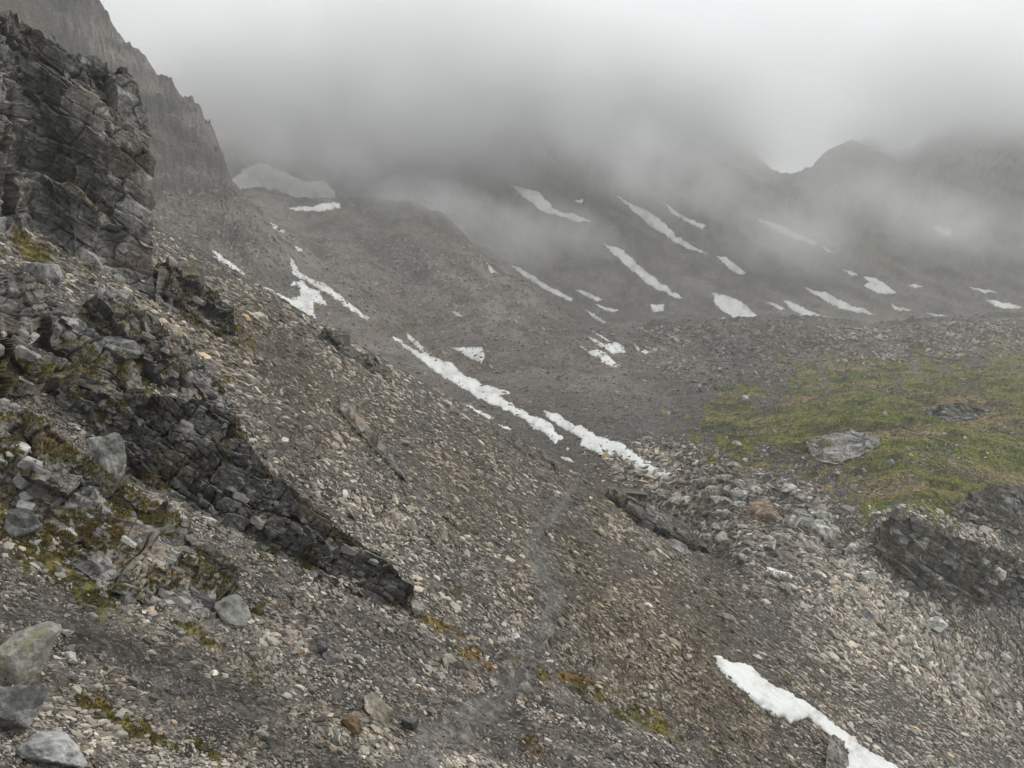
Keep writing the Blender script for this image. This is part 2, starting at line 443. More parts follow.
def tint_material(name, fine, coarse, lo, hi, bump, from_object=False, stones=None, lichen=False):
    """colour of the thing itself (attribute or object colour) times grainy mineral variation, with bump"""
    m, nt, b = new_mat(name); L = nt.links
    if from_object:
        src = nd(nt, 'ShaderNodeObjectInfo').outputs['Color']
    else:
        src = nd(nt, 'ShaderNodeAttribute', attribute_name='tint').outputs['Color']
    geo = nd(nt, 'ShaderNodeNewGeometry').outputs['Position']
    n1 = nd(nt, 'ShaderNodeTexNoise', Scale=fine, Detail=6.0, Roughness=0.65); L.new(geo, n1.inputs['Vector'])
    n2 = nd(nt, 'ShaderNodeTexNoise', Scale=coarse, Detail=5.0, Roughness=0.6); L.new(geo, n2.inputs['Vector'])
    ad = nd(nt, 'ShaderNodeMath', operation='ADD'); L.new(n1.outputs[0], ad.inputs[0]); L.new(n2.outputs[0], ad.inputs[1])
    mr = nd(nt, 'ShaderNodeMapRange'); L.new(ad.outputs[0], mr.inputs[0])
    mr.inputs[1].default_value = 0.75; mr.inputs[2].default_value = 1.25; mr.inputs[3].default_value = lo; mr.inputs[4].default_value = hi
    val = mr.outputs[0]
    if stones:
        for sc in stones:
            vo = nd(nt, 'ShaderNodeTexVoronoi', Scale=sc, feature='F1'); L.new(geo, vo.inputs['Vector'])
            sep = nd(nt, 'ShaderNodeSeparateColor'); L.new(vo.outputs['Color'], sep.inputs[0])
            r2 = nd(nt, 'ShaderNodeMapRange'); L.new(sep.outputs[0], r2.inputs[0]); r2.inputs[3].default_value = 0.55; r2.inputs[4].default_value = 1.5
            mu = nd(nt, 'ShaderNodeMath', operation='MULTIPLY'); L.new(val, mu.inputs[0]); L.new(r2.outputs[0], mu.inputs[1]); val = mu.outputs[0]
    vm = nd(nt, 'ShaderNodeVectorMath', operation='SCALE'); L.new(src, vm.inputs[0]); L.new(val, vm.inputs['Scale'])
    out = vm.outputs[0]
    if lichen:
        nl = nd(nt, 'ShaderNodeTexNoise', Scale=3.2, Detail=6.0, Roughness=0.7); L.new(geo, nl.inputs['Vector'])
        lr = nd(nt, 'ShaderNodeMapRange'); L.new(nl.outputs[0], lr.inputs[0])
        for i_, x_ in enumerate((0.56, 0.64, 0, .7)): lr.inputs[i_ + 1].default_value = x_
        lm = nd(nt, 'ShaderNodeMix', data_type='RGBA'); L.new(lr.outputs[0], lm.inputs[0]); L.new(out, lm.inputs[6]); lm.inputs[7].default_value = (.26, .245, .10, 1)
        out = lm.outputs[2]
    L.new(out, b.inputs['Base Color'])
    bp = nd(nt, 'ShaderNodeBump', Strength=bump, Distance=0.3 / fine); L.new(n1.outputs[0], bp.inputs['Height']); L.new(bp.outputs[0], b.inputs['Normal'])
    return m


M_ground = tint_material('stony_ground', 5.0, 0.7, 0.45, 1.6, 0.6, stones=(3.0, 9.0))
M_scree = tint_material('scree_stone', 14.0, 1.2, 0.6, 1.4, 0.4)
M_rock = tint_material('bedrock', 6.0, 0.9, 0.5, 1.5, 0.7)
M_boulder = tint_material('boulder_stone', 9.0, 1.4, 0.35, 1.7, 0.9, from_object=True, stones=(2.2,))
M_lichen = tint_material('lichen_stone', 9.0, 1.4, 0.35, 1.7, 0.9, from_object=True, lichen=True)
M_path = tint_material('path_gravel', 12.0, 1.5, 0.7, 1.3, 0.5, stones=(22.0,))
M_grass = tint_material('grass_blades', 3.0, 0.5, 0.6, 1.4, 0.0)
M_snow, nt, b = new_mat('old_snow')
b.inputs['Roughness'].default_value = 0.6
geo = nd(nt, 'ShaderNodeNewGeometry').outputs['Position']
n1 = nd(nt, 'ShaderNodeTexNoise', Scale=1.2, Detail=8.0, Roughness=0.7); nt.links.new(geo, n1.inputs['Vector'])
cr = nd(nt, 'ShaderNodeValToRGB'); nt.links.new(n1.outputs[0], cr.inputs[0])
cr.color_ramp.elements[0].position = 0.3; cr.color_ramp.elements[0].color = (.80, .79, .77, 1)
cr.color_ramp.elements[1].position = 0.55; cr.color_ramp.elements[1].color = (1, 1, 1, 1)
sa = nd(nt, 'ShaderNodeAttribute', attribute_name='tint')
ml = nd(nt, 'ShaderNodeMix', data_type='RGBA', blend_type='MULTIPLY'); ml.inputs[0].default_value = 1.0
nt.links.new(sa.outputs['Color'], ml.inputs[6]); nt.links.new(cr.outputs[0], ml.inputs[7]); nt.links.new(ml.outputs[2], b.inputs['Base Color'])
bp = nd(nt, 'ShaderNodeBump', Strength=0.5, Distance=0.1); nt.links.new(n1.outputs[0], bp.inputs['Height']); nt.links.new(bp.outputs[0], b.inputs['Normal'])

# ------------------------------------------------------------------ ground sheet
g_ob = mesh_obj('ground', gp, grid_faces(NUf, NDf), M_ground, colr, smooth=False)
tag(g_ob, 'stony mountain ground sloping down into the valley', kind='structure')

# ------------------------------------------------------------------ loose stones
def ico(sub):
    bm = bmesh.new(); bmesh.ops.create_icosphere(bm, subdivisions=sub, radius=1.0)
    v = np.array([x.co[:] for x in bm.verts]); f = np.array([[y.index for y in x.verts] for x in bm.faces]); bm.free()
    return v, f


ICO1, ICF1 = ico(1)
ICO3, ICF3 = ico(4)


def cut_rock(dirs, rng, n=13, flat=(1, .72, .5), rough=0.05, soft=14.0):
    """angular rock: directions clipped by random planes, then weathered"""
    nn = rng.normal(size=(n, 3)); nn /= np.linalg.norm(nn, axis=1, keepdims=True)
    ds_ = rng.uniform(0.62, 1.0, n)
    c = dirs @ nn.T
    r = np.where(c > 0.05, ds_ / np.maximum(c, 0.05), 6.0)
    r = -np.log(np.exp(-soft * np.minimum(r, 3)).sum(1)) / soft
    v = dirs * np.clip(r, 0.4, 1.35)[:, None]
    if rough:
        v = v * (1 + rough * fbm(v * 2.2 + rng.uniform(0, 50), 4)[:, None] + 0.5 * rough * ridged(v * 5 + rng.uniform(0, 50), 3)[:, None])
    return v * np.array(flat)


STONES = [cut_rock(ICO1, RNG, 9, (1.1, RNG.uniform(.35, .8), RNG.uniform(.16, .42)), 0.0, 30) for _ in range(48)]


def frames(N, ang, tilt, rng):
    """orthonormal frames: third axis near N, first axis turned by ang from the fall line"""
    n = N + rng.normal(scale=tilt, size=N.shape); n /= np.linalg.norm(n, axis=1, keepdims=True)
    f = np.stack([N[:, 0], N[:, 1], np.zeros(len(N))], -1) + 1e-4
    f -= n * (f * n).sum(1, keepdims=True); f /= np.linalg.norm(f, axis=1, keepdims=True)
    s = np.cross(n, f)
    a = f * np.cos(ang)[:, None] + s * np.sin(ang)[:, None]
    return a, np.cross(n, a), n


def stones_mesh(name, P, size, tint, rng, tilt=0.22, spread=0.55, shapes=STONES, lift=0.12):
    N = ground_normal(P)
    a, b_, n = frames(N, rng.normal(scale=spread, size=len(P)), tilt, rng)
    k = rng.integers(0, len(shapes), len(P)); S = np.array(shapes)[k]
    h = np.abs(S[:, :, 2]).max(1) * size
    V = (S[:, :, 0, None] * a[:, None] + S[:, :, 1, None] * b_[:, None] + S[:, :, 2, None] * n[:, None]) * size[:, None, None]
    V = V + (P + N * (h * lift)[:, None])[:, None]
    m = S.shape[1]
    Fc = (ICF1[None] + (np.arange(len(P)) * m)[:, None, None]).reshape(-1, 3)
    return mesh_obj(name, V.reshape(-1, 3), Fc, M_scree, np.repeat(tint, m, 0))


def stone_tint(P, rng, mk=None):
    mo, gr, pa, br, dk, w1, w2 = mk if mk is not None else masks(P)
    n = len(P)
    c = mix(np.broadcast_to(C(.190, .175, .157), (n, 3)), C(.168, .145, .116), np.clip(br + 0.15 * rng.normal(size=n), 0, 1))
    lum = np.exp(rng.normal(scale=0.46, size=n)) * (1 - 0.45 * dk)
    al_ = P[:, 0] * FALL[0] + P[:, 1] * FALL[1]; ac_ = -P[:, 0] * FALL[1] + P[:, 1] * FALL[0]
    lum = lum * np.exp(0.65 * fbm(np.stack([al_ * .06, ac_ * .55, 0 * al_], -1) / np.maximum(P[:, 1] / 30, .5)[:, None], 4))
    lum = np.where(rng.random(n) < 0.02, lum * 1.7, lum)
    c = c * np.clip(lum, 0.25, 2.6)[:, None]
    warm = rng.random(n) < 0.05
    c = np.where(warm[:, None], c * C(1.12, .95, .78), c)
    return np.clip(c * C(1.12, 1.08, 1.02), 0.02, 0.62)


def scatter(n, u0, u1, v0, v1, seed):
    rng = np.random.default_rng(seed)
    return hit_many(rng.uniform(u0, u1, n), rng.uniform(v0, v1, n)), rng


# near hillside
P, rng = scatter(240000, -140, 1160, 190, 900, 11)
P = P[(P[:, 1] < 96) & (P[:, 1] > 3.0)]
mk = masks(P); keep = (rng.random(len(P)) > 0.93 * mk[0]) & (rng.random(len(P)) > 0.3 * mk[2])
P = P[keep]; mk = [a[keep] for a in mk]
px = np.clip(np.exp(rng.normal(math.log(1.72), 0.50, len(P))) * np.exp(0.55 * fbm(np.stack([(P[:, 0] * FALL[0] + P[:, 1] * FALL[1]) * .07, (-P[:, 0] * FALL[1] + P[:, 1] * FALL[0]) * .5, P[:, 0] * 0 + 4], -1) / np.maximum(P[:, 1] / 25, .5)[:, None], 3)), 0.9, 9.0) * (1 - 0.25 * mk[4]) * (1 + 0.35 * mk[6])
px = np.clip(px, 0.9, 8) * np.where(mk[2] > 0.45, 0.5, 1)
tag(stones_mesh('scree', P, px * P[:, 1] / F, stone_tint(P, rng, mk), rng), 'loose grey scree lying over the hillside', kind='stuff')

# valley rubble
P, rng = scatter(60000, 560, 1160, 425, 800, 12)
u, v = world2pix(P)
bf = in_poly(u, v, [(575, 440), (640, 440), (700, 440), (760, 455), (830, 495), (850, 540), (900, 590), (960, 640), (1060, 690), (1200, 780), (1200, 900), (1040, 790), (960, 730), (850, 640), (760, 575), (700, 545), (655, 515), (600, 470)])
keep = (P[:, 1] > 55) & (P[:, 1] < 150) & (rng.random(len(P)) < np.clip(0.55 + bf / 40, 0.12, 1)) ; P = P[keep]; bf = bf[keep]
mk = masks(P); keep = rng.random(len(P)) > 0.9 * mk[1]; P = P[keep]; bf = bf[keep]; mk = [a[keep] for a in mk]
px = np.clip(np.exp(rng.normal(math.log(2.0), 0.42, len(P))), 0.9, 5.5) * (0.9 + 0.5 * sstep(0, 25, bf))
tt = stone_tint(P, rng, mk) * 1.12
tag(stones_mesh('rubble', P, px * P[:, 1] / F, tt, rng, tilt=0.4, spread=1.2, lift=0.25), 'broken grey rubble filling the valley floor', kind='stuff')

# distant stones on the far slopes
P, rng = scatter(150000, -20, 1160, 190, 520, 13)
P = P[(P[:, 1] > 98) & (P[:, 1] < 430)]
mk = masks(P); u, v = world2pix(P)
cl = fbm(P / 9.0, 3); rg = in_poly(u, v, [(640, 328), (700, 324), (800, 322), (870, 328), (950, 322), (1170, 312), (1170, 350), (1024, 355), (850, 368), (760, 378), (700, 392), (640, 360)])
keep = (rng.random(len(P)) < np.clip(0.42 + 0.9 * cl - 0.30 * mk[1] + 0.5 * (rg > 0), 0.12 * (1 - mk[1]) + .03, 1)); mor = (rg > 0)[keep]; P = P[keep]; mk = [a[keep] for a in mk]
px = np.clip(np.exp(rng.normal(math.log(1.2), 0.45, len(P))), 0.5, 3.6)
px = px * np.where(mor, 1.25, 1.0)
tt = stone_tint(P, rng, mk); tt = mix(tt, np.broadcast_to(C(.115, .104, .094), tt.shape), np.where(mor, .35, .6))
tag(stones_mesh('gravel', P, px * P[:, 1] / F, tt, rng, tilt=0.4, spread=1.2, lift=0.25), 'stones strewn over the far valley slopes', kind='stuff')

#__MORE_BEGIN__
# ------------------------------------------------------------------ bedrock outcrops
NB = np.array([0.52, 0.12, 0.84]); NB /= np.linalg.norm(NB)
SB = np.cross(NB, [0, 1, 0]); SB /= np.linalg.norm(SB); TB = np.cross(NB, SB)


def blocks(P, L, seed=0.0, tiltf=0.5):
    """bedded, jointed rock relief: every block between two beds and two joints stands out by its own amount and
    its face leans its own way; also returns a value of its own for each block and the height within its bed"""
    w = P + 0.35 * L * np.stack([fbm(P / (3 * L) + seed, 3), fbm(P / (3 * L) + seed + 31, 3), fbm(P / (3 * L) + seed + 57, 3)], -1)
    q = w @ NB / L + 0.5 * pnoise(P / (9 * L) + seed)
    c = np.floor(q); fq = q - c
    z0 = c * 0; sd = z0 + int(seed * 3) % 251
    hw = hash3(np.stack([c, sd, z0 + 11], -1)); ho = hash3(np.stack([c, sd, z0 + 23], -1))
    ca, sa = np.cos(0.6 * (ho - .5)), np.sin(0.6 * (ho - .5))
    u0, u1 = w @ SB, w @ TB
    ss = (u0 * ca + u1 * sa) / (L * (1.1 + 2.2 * hw)) + 40 * ho; tt = (-u0 * sa + u1 * ca) / (L * (1.1 + 1.8 * ho)) + 17 * hw
    a_, b_ = np.floor(ss), np.floor(tt); fs, ft = ss - a_, tt - b_
    key = np.stack([c + 3 * a_, a_ + 5 * b_, b_ + sd], -1)
    h1, h2, h3 = hash3(key), hash3(key + 41), hash3(key + 97)
    rel = h1 + tiltf * ((h2 - .5) * 2 * (fs - .5) + (h3 - .5) * 2 * (ft - .5)) + 0.55 * (fq - .5)
    e = np.minimum(np.minimum(fs, 1 - fs) * (1.1 + 2.2 * hw), np.minimum(fq, 1 - fq))
    rel = rel - 0.30 * np.clip(1 - e / 0.07, 0, 1)
    return rel, h2, fq


def resample(pts, n, rag=0.0, seed=0):
    p = np.array(pts, float); s = np.r_[0, np.cumsum(np.hypot(*np.diff(p, axis=0).T))]
    t = np.linspace(0, s[-1], n)
    return np.stack([np.interp(t, s, p[:, 0]), np.interp(t, s, p[:, 1])], -1)


def outcrop(name, top, bot, left=None, right=None, lean=None, kk=0.3, back=None, L=0.5, amp=0.5, base=(.15, .143, .136), moss=0.25, step=1.0, dmin=1.5, bulge=0.0, seed=1.0, carve=0.5, backdir=(0, 1, -0.25), rag=3.0, jag=2.0, rimw=12, kb=14, cover=0.25, bpx=(5, 14), sink=(.25, .75)):
    """a body of bedrock: its visible face between two ground lines, tops and flanks running back into the hill"""
    top, bot = np.array(top, float), np.array(bot, float)
    lt = np.hypot(*np.diff(top, axis=0).T).sum(); lb = np.hypot(*np.diff(bot, axis=0).T).sum()
    n = int(max(lt, lb) / step) + 2
    T, B = resample(top, n), resample(bot, n)
    sx = np.arange(n) * step / 14.0
    w0 = np.minimum(1, np.minimum(np.arange(n), np.arange(n)[::-1]) / 8.0)
    T = T + rag * (fbm(np.stack([sx, sx * 0 + seed * 3.1, sx * 0], -1), 4) * w0)[:, None] * np.array([0.3, 1.0])
    B = B + 1.3 * rag * (fbm(np.stack([sx, sx * 0 + seed * 5.7, sx * 0 + 9], -1), 4) * w0)[:, None] * np.array([0.3, 1.0])
    m = int(max(np.hypot(*(T - B).T).max() / step, 6)) + 2
    if left is None: left = [bot[0], top[0]]
    if right is None: right = [bot[-1], top[-1]]
    Lf, Rt = resample(left, m), resample(right, m)
    s = np.linspace(0, 1, n)[:, None, None]; t = np.linspace(0, 1, m)[None, :, None]
    Q = (1 - t) * B[:, None] + t * T[:, None] + (1 - s) * Lf[None] + s * Rt[None] - ((1 - s) * (1 - t) * B[0] + s * (1 - t) * B[-1] + (1 - s) * t * T[0] + s * t * T[-1])

    jx = jag * fbm(np.stack([np.arange(m) * step / 26.0, np.zeros(m) + seed, np.zeros(m)], -1), 2) * np.sin(np.pi * np.linspace(0, 1, m)) ** .5
    Q[..., 0] += jx[None] * np.linspace(0, 1, n)[:, None] ** 4

    def depth(q):
        d_ = hit(q[:, 0], q[:, 1], dmin)[:, 1]; ok = ~np.isnan(d_)
        return smooth1(np.interp(np.arange(n), np.arange(n)[ok], d_[ok]), max(n / 60.0, 1.5))
    db = depth(B) * 0.995
    U, W = pix2uw(Q[..., 0], Q[..., 1])
    if lean is not None:
        zb = W[:, :1] * db[:, None]
        D = np.broadcast_to(db[:, None], U.shape).copy()
        for _ in range(3):
            D = db[:, None] + lean * np.maximum(W * D - zb, 0)
    else:
        dt = np.maximum(depth(T), db); tl = np.linspace(0, 1, m)[None]
        D = 1 / ((1 - tl * kk) / db[:, None] + tl * kk / dt[:, None])
    D = D - bulge * np.sin(np.pi * np.linspace(0, 1, m))[None] ** 0.7
    P = np.stack([U * D, D, W * D], -1)
    g1, g2 = np.gradient(P, axis=0), np.gradient(P, axis=1)
    view = -P / np.linalg.norm(P, axis=-1, keepdims=True)
    nrm = np.cross(g1, g2); nrm /= np.linalg.norm(nrm, axis=-1, keepdims=True) + 1e-9
    nrm *= np.sign((nrm * view).sum(-1, keepdims=True) + 1e-9)
    smn = nrm * 0.45 + view * np.array([1, 1, .3]) * 0.55; smn /= np.linalg.norm(smn, axis=-1, keepdims=True)
    b1, b2, b3 = [blocks(P, L * f_, seed + o_)[0] for f_, o_ in ((1, 0), (.41, 7), (.17, 13))]
    h = amp * ((b1 - carve) + 0.45 * (b2 - carve) + 0.13 * (b3 - carve) + 0.9 * fbm(P / (6 * L) + seed, 3) - 0.25 + 0.05 * fbm(P / (0.2 * L), 3))
    lo = np.clip(np.arange(m) / (0.12 * m + 1), 0, 1)[None]
    rim = np.clip(np.minimum(np.arange(n), np.arange(n)[::-1]), 0, rimw)[:, None] / rimw
    P = P + smn * (h * (0.3 + 0.7 * lo) * (0.25 + 0.75 * rim))[..., None]
    # tops, flanks and foot: the rim of the face carried back, sinking, until it is well inside the hill
    k = kb
    nrm = np.pad(nrm, ((k, k), (k, k), (0, 0)), mode='edge')
    P = np.pad(P, ((k, k), (k, k), (0, 0)), mode='edge')
    view = -P / np.linalg.norm(P, axis=-1, keepdims=True)
    ii = np.maximum(np.maximum(k - np.arange(n + 2 * k), np.arange(n + 2 * k) - (n + k - 1)), 0)[:, None]
    jj = np.maximum(np.maximum(k - np.arange(m + 2 * k), np.arange(m + 2 * k) - (m + k - 1)), 0)[None]
    r = np.maximum(ii, jj) / k
    side = np.where(np.arange(n + 2 * k) > n / 2 + k, -1.0, 1.0)[:, None] * (ii > 0)
    upper = (np.arange(m + 2 * k) > m + k - 1)[None] * np.ones_like(r)
    if back is not None:
        dist = back * r; P = P + np.array(backdir)[None, None] * dist[..., None]
    else:
        Qp = np.pad(Q, ((k, k), (k, k), (0, 0)), mode='edge'); rim_ = r > 0
        hd = hit(Qp[rim_][:, 0], Qp[rim_][:, 1], dmin)[:, 1]
        dp = P[..., 1].copy(); far_ = np.where(np.isnan(hd), dp[rim_] + 4 * L, np.minimum(hd + 1.5 * amp + 0.3, dp[rim_] * 1.5 + 3))
        dist = np.zeros_like(dp); dist[rim_] = np.maximum(far_ - dp[rim_], 0.4) * r[rim_]
        P = P - view * dist[..., None]
    P[..., 0] += 0.22 * side * dist; P[..., 2] -= (0.14 * upper + 0.03) * dist
    view = -P / np.linalg.norm(P, axis=-1, keepdims=True)
    c1, c2, c3 = [blocks(P, L * f_, seed + o_)[1] for f_, o_ in ((1, 0), (.41, 7), (.17, 13))]
    fn = np.cross(np.gradient(P, axis=0), np.gradient(P, axis=1)); fn /= np.linalg.norm(fn, axis=-1, keepdims=True) + 1e-9
    fn *= np.sign((fn * view).sum(-1, keepdims=True) + 1e-9)
    lam = fbm(np.stack([P @ SB / (1.6 * L), P @ TB / (1.6 * L), P @ NB / (0.10 * L)], -1), 3)
    tone = np.exp(0.55 * (c1 - .5) + 0.6 * (c2 - 0.5) + 0.35 * (c3 - .5) + 0.6 * fbm(P / (3 * L) + 20, 4) + 0.45 * lam)
    tint = np.array(base) * np.clip(tone, 0.3, 2.6)[..., None]
    tint = mix(tint, np.array(base) * C(1.18, .98, .80), np.clip(1.3 * fbm(P / (2.2 * L) + 120, 3), 0, .8))
    li = np.clip(2.4 * fbm(P / (0.4 * L) + 60, 4) - 0.8, 0, 1)
    tint = mix(tint, C(.36, .355, .33), li * 0.65)
    nb_ = fbm(P / (2.2 * L) + 80, 4)
    up = sstep(0.25, 0.75, fn[..., 2])
    mk_ = np.clip((moss * 1.5 - 0.35 + 0.9 * nb_) * 2.5, 0, 1) * up
    mc = mix(np.broadcast_to(C(.072, .072, .016), P.shape), OCHRE, np.clip(0.5 + fbm(P / L + 33, 3), 0, 1))
    mc = mix(mc, RUST, np.clip(1.8 * fbm(P / (1.7 * L) + 44, 3) - 0.5, 0, .8))
    tint = mix(tint, mc, mk_)
    V, Fc, Tc = P.reshape(-1, 3), grid_faces(*P.shape[:2]), tint.reshape(-1, 3)
    TURF.append((V[(mk_ > 0.5).ravel() & (r.ravel() <= 0.0)], step))
    # fallen blocks lodged on the ledges
    rng = np.random.default_rng(int(seed) + 500)
    nb = max(int(cover * n * m * step * step / (0.5 * bpx[0] * bpx[1])), 3)
    i_ = rng.integers(k, k + max(n - int(0.5 * bpx[1] / step), 2), nb); j_ = rng.integers(k, k + max(int(.8 * m), 2), nb)
    C0 = P[i_, j_]; cn = nrm[i_, j_]
    size = np.exp(rng.uniform(math.log(bpx[0]), math.log(bpx[1]), nb)) * 0.5 * C0[:, 1] / F
    z_ = NB + rng.normal(scale=0.14, size=(nb, 3)); z_ /= np.linalg.norm(z_, axis=1, keepdims=True)
    x_ = np.cross(z_, [0, 1, 0.0]) + rng.normal(scale=0.5, size=(nb, 3)); x_ -= z_ * (x_ * z_).sum(1, keepdims=True); x_ /= np.linalg.norm(x_, axis=1, keepdims=True)
    y_ = np.cross(z_, x_)
    S = np.array(BLOCKS)[rng.integers(0, len(BLOCKS), nb)] * np.stack([np.ones(nb), rng.uniform(.55, .95, nb), rng.uniform(.3, .7, nb)], -1)[:, None]
    bv = (S[:, :, 0, None] * x_[:, None] + S[:, :, 1, None] * y_[:, None] + S[:, :, 2, None] * z_[:, None]) * size[:, None, None] + (C0 - cn * (size * rng.uniform(*sink, nb))[:, None])[:, None]
    q2 = V.shape[0]; mv = S.shape[1]
    lum = np.exp(rng.normal(scale=.35, size=nb)) * 1.1
    bt = np.repeat((np.array(base) * lum[:, None])[:, None], mv, 1) * (1 + 0.35 * fbm(bv / (0.4 * L), 3))[..., None]
    bfc = (BLF[None] + (np.arange(nb) * mv + q2)[:, None, None]).reshape(-1, 3)
    quads = np.concatenate([Fc[:, [0, 1, 2]], Fc[:, [0, 2, 3]]], 0)
    return mesh_obj(name, np.concatenate([V, bv.reshape(-1, 3)]), np.concatenate([quads, bfc]), M_rock, np.clip(np.concatenate([Tc, bt.reshape(-1, 3)]), 0.01, .7))


TURF = []
BLV, BLF = ico(3)


def cut_block(rng):
    nn = np.concatenate([rng.normal(size=(5, 3)), np.eye(3), -np.eye(3)]); nn[5:] += rng.normal(scale=.12, size=(6, 3))
    nn /= np.linalg.norm(nn, axis=1, keepdims=True)
    dl = np.r_[rng.uniform(.85, 1.15, 5), rng.uniform(.72, .9, 6)]
    c = BLV @ nn.T; r_ = np.where(c > .05, dl / np.maximum(c, .05), 9.0).min(1)
    v = BLV * np.minimum(r_, 1.5)[:, None]
    return v * (1 + 0.05 * fbm(v * 2.5 + rng.uniform(0, 50), 3))[:, None]


BLOCKS = [cut_block(np.random.default_rng(700 + k)) for k in range(30)]
o = outcrop('rock_cliff', [(-330, -190), (-160, -75), (-60, -20), (0, 15), (30, 25), (50, 36), (61, 44), (67, 50), (95, 57), (128, 67), (133, 74)],
            [(-330, 90), (-200, 150), (-80, 205), (0, 238), (40, 232), (80, 262), (120, 282), (156, 298)],
            right=[(156, 298), (153, 270), (152, 235), (151, 215), (154, 200), (150, 180), (157, 163), (149, 142), (151, 128), (146, 108), (141, 92), (133, 74)],
            jag=6.0, rimw=45, lean=0.35, back=14, L=1.5, amp=1.05, base=(.135, .127, .118), moss=0.10, step=0.85, seed=1, carve=0.65, backdir=(-0.55, 1, -0.1), cover=.08, kb=40)
tag(o, 'tall dark cliff of layered rock with a blunt nose at the top left', 'cliff')
o = outcrop('rock_outcrop', [(-80, 262), (0, 268), (28, 276), (66, 298), (118, 300), (158, 318), (196, 352), (222, 372), (238, 402)],
            [(-80, 400), (0, 398), (40, 392), (85, 390), (120, 404), (170, 410), (215, 418), (240, 430)],
            kk=.42, L=0.80, amp=0.75, base=(.150, .143, .136), moss=0.36, step=0.8, seed=2, bpx=(8, 30), cover=0.25)
tag(o, 'blocky grey outcrop with mossy ledges just below the tall dark cliff', 'rock outcrop')
o = outcrop('rock_outcrop', [(60, 384), (110, 392), (160, 396), (205, 402), (236, 420), (262, 458), (300, 496), (345, 532), (380, 553), (412, 594)],
            [(60, 408), (100, 440), (148, 486), (200, 514), (250, 544), (300, 567), (345, 586), (380, 604), (412, 614)],
            kk=.28, L=0.42, amp=0.42, base=(.118, .112, .105), moss=0.26, step=0.8, seed=3, bpx=(6, 20), cover=.3)
tag(o, 'long dark thin-bedded rock step crossing the scree slope, moss along its top', 'rock outcrop')
o = outcrop('rock_outcrop', [(-60, 386), (0, 396), (34, 412), (70, 440), (112, 474), (150, 490), (186, 512), (204, 535), (238, 566), (262, 612)],
            [(-60, 500), (0, 520), (60, 556), (110, 590), (150, 604), (200, 640), (236, 656), (268, 640)],
            kk=.62, L=0.50, amp=0.36, base=(.195, .187, .178), moss=0.42, step=0.8, seed=4, bpx=(6, 24), cover=.35)
tag(o, 'broad pale weathered rock hump with turf pockets in the left foreground', 'rock outcrop')
o = outcrop('rock_slab', [(340, 402), (349, 404), (364, 418), (380, 436), (394, 456), (404, 474)], [(340, 413), (351, 425), (366, 441), (380, 456), (392, 469), (405, 481)],
            kk=.2, L=2.2, amp=0.14, base=(.165, .155, .138), moss=0.05, step=0.6, seed=5, bpx=(6, 18), cover=.1, bulge=.3, rag=1.5)
tag(o, 'narrow pale tilted slab ridge standing alone in the upper scree', 'rock slab')
o = outcrop('rock_slab', [(608, 486), (622, 492), (642, 503), (664, 512), (686, 525), (706, 544)], [(610, 499), (626, 514), (648, 528), (670, 539), (690, 549), (708, 553)],
            kk=.2, L=1.6, amp=0.6, base=(.085, .077, .068), moss=0.05, step=0.55, seed=6, bpx=(7, 24), cover=.15, bulge=3.2, rag=1.5)
tag(o, 'long dark slab of bedrock below the tip of the long snow strip', 'rock slab')
o = outcrop('rock_outcrop', [(500, 428), (520, 440), (540, 451), (560, 464)], [(498, 437), (518, 450), (540, 463), (560, 475)],
            kk=.2, L=0.8, amp=0.5, base=(.10, .09, .08), moss=0.05, step=0.6, seed=7, rag=1.5)
tag(o, 'small dark ledge on the edge of the scree above the path', 'rock outcrop')
o = outcrop('rock_outcrop', [(322, 328), (345, 342), (368, 354), (392, 370)], [(318, 338), (342, 356), (366, 369), (392, 383)],
            kk=.2, L=0.8, amp=0.6, base=(.085, .077, .066), moss=0.1, step=0.6, seed=8, rag=1.5)
tag(o, 'dark broken ledge on the scree skyline below the irregular snow patch', 'rock outcrop')
o = outcrop('rock_outcrop', [(158, 262), (176, 266), (200, 280), (220, 292), (238, 326)], [(156, 304), (174, 312), (196, 328), (216, 340), (240, 346)],
            kk=.4, L=0.8, amp=0.8, base=(.092, .085, .078), moss=0.42, step=0.75, seed=9, bpx=(5, 18), cover=.4)
tag(o, 'dark craggy outcrop with rusty moss on the slope right of the cliff', 'rock outcrop')
o = outcrop('rock_outcrop', [(880, 524), (896, 515), (915, 514), (932, 522), (956, 534), (985, 544), (1020, 560), (1080, 585), (1160, 630)],
            [(882, 556), (904, 574), (928, 590), (952, 603), (980, 609), (1010, 605), (1040, 607), (1090, 645), (1160, 695)],
            kk=.45, L=1.5, amp=1.3, base=(.165, .155, .14), moss=0.38, step=0.7, dmin=75, seed=10, bpx=(5, 20), cover=.3, bulge=.8)
tag(o, 'dark layered rock step under the green terrace on the right', 'rock outcrop')
o = outcrop('rock_outcrop', [(956, 506), (972, 493), (990, 484), (1012, 486), (1040, 490), (1080, 500)], [(954, 516), (976, 524), (1000, 530), (1030, 534), (1055, 536), (1080, 540)],
            kk=.5, L=1.3, amp=1.2, base=(.19, .18, .165), moss=0.32, step=0.6, dmin=80, seed=11, bulge=.8, bpx=(4, 14), cover=.4)
tag(o, 'rough grey rock mound on the turf at the right edge', 'rock outcrop')
o = outcrop('rock_slab', [(806, 442), (820, 436), (842, 432), (866, 431), (880, 439)], [(809, 453), (822, 462), (840, 465), (860, 457), (881, 444)],
            kk=.7, L=1.6, amp=0.5, base=(.19, .184, .178), moss=0.0, step=0.55, dmin=90, seed=12, cover=0.1, bpx=(4, 8), rag=2)
tag(o, 'smooth pale grey rock slab bare in the middle of the green terrace', 'rock slab')
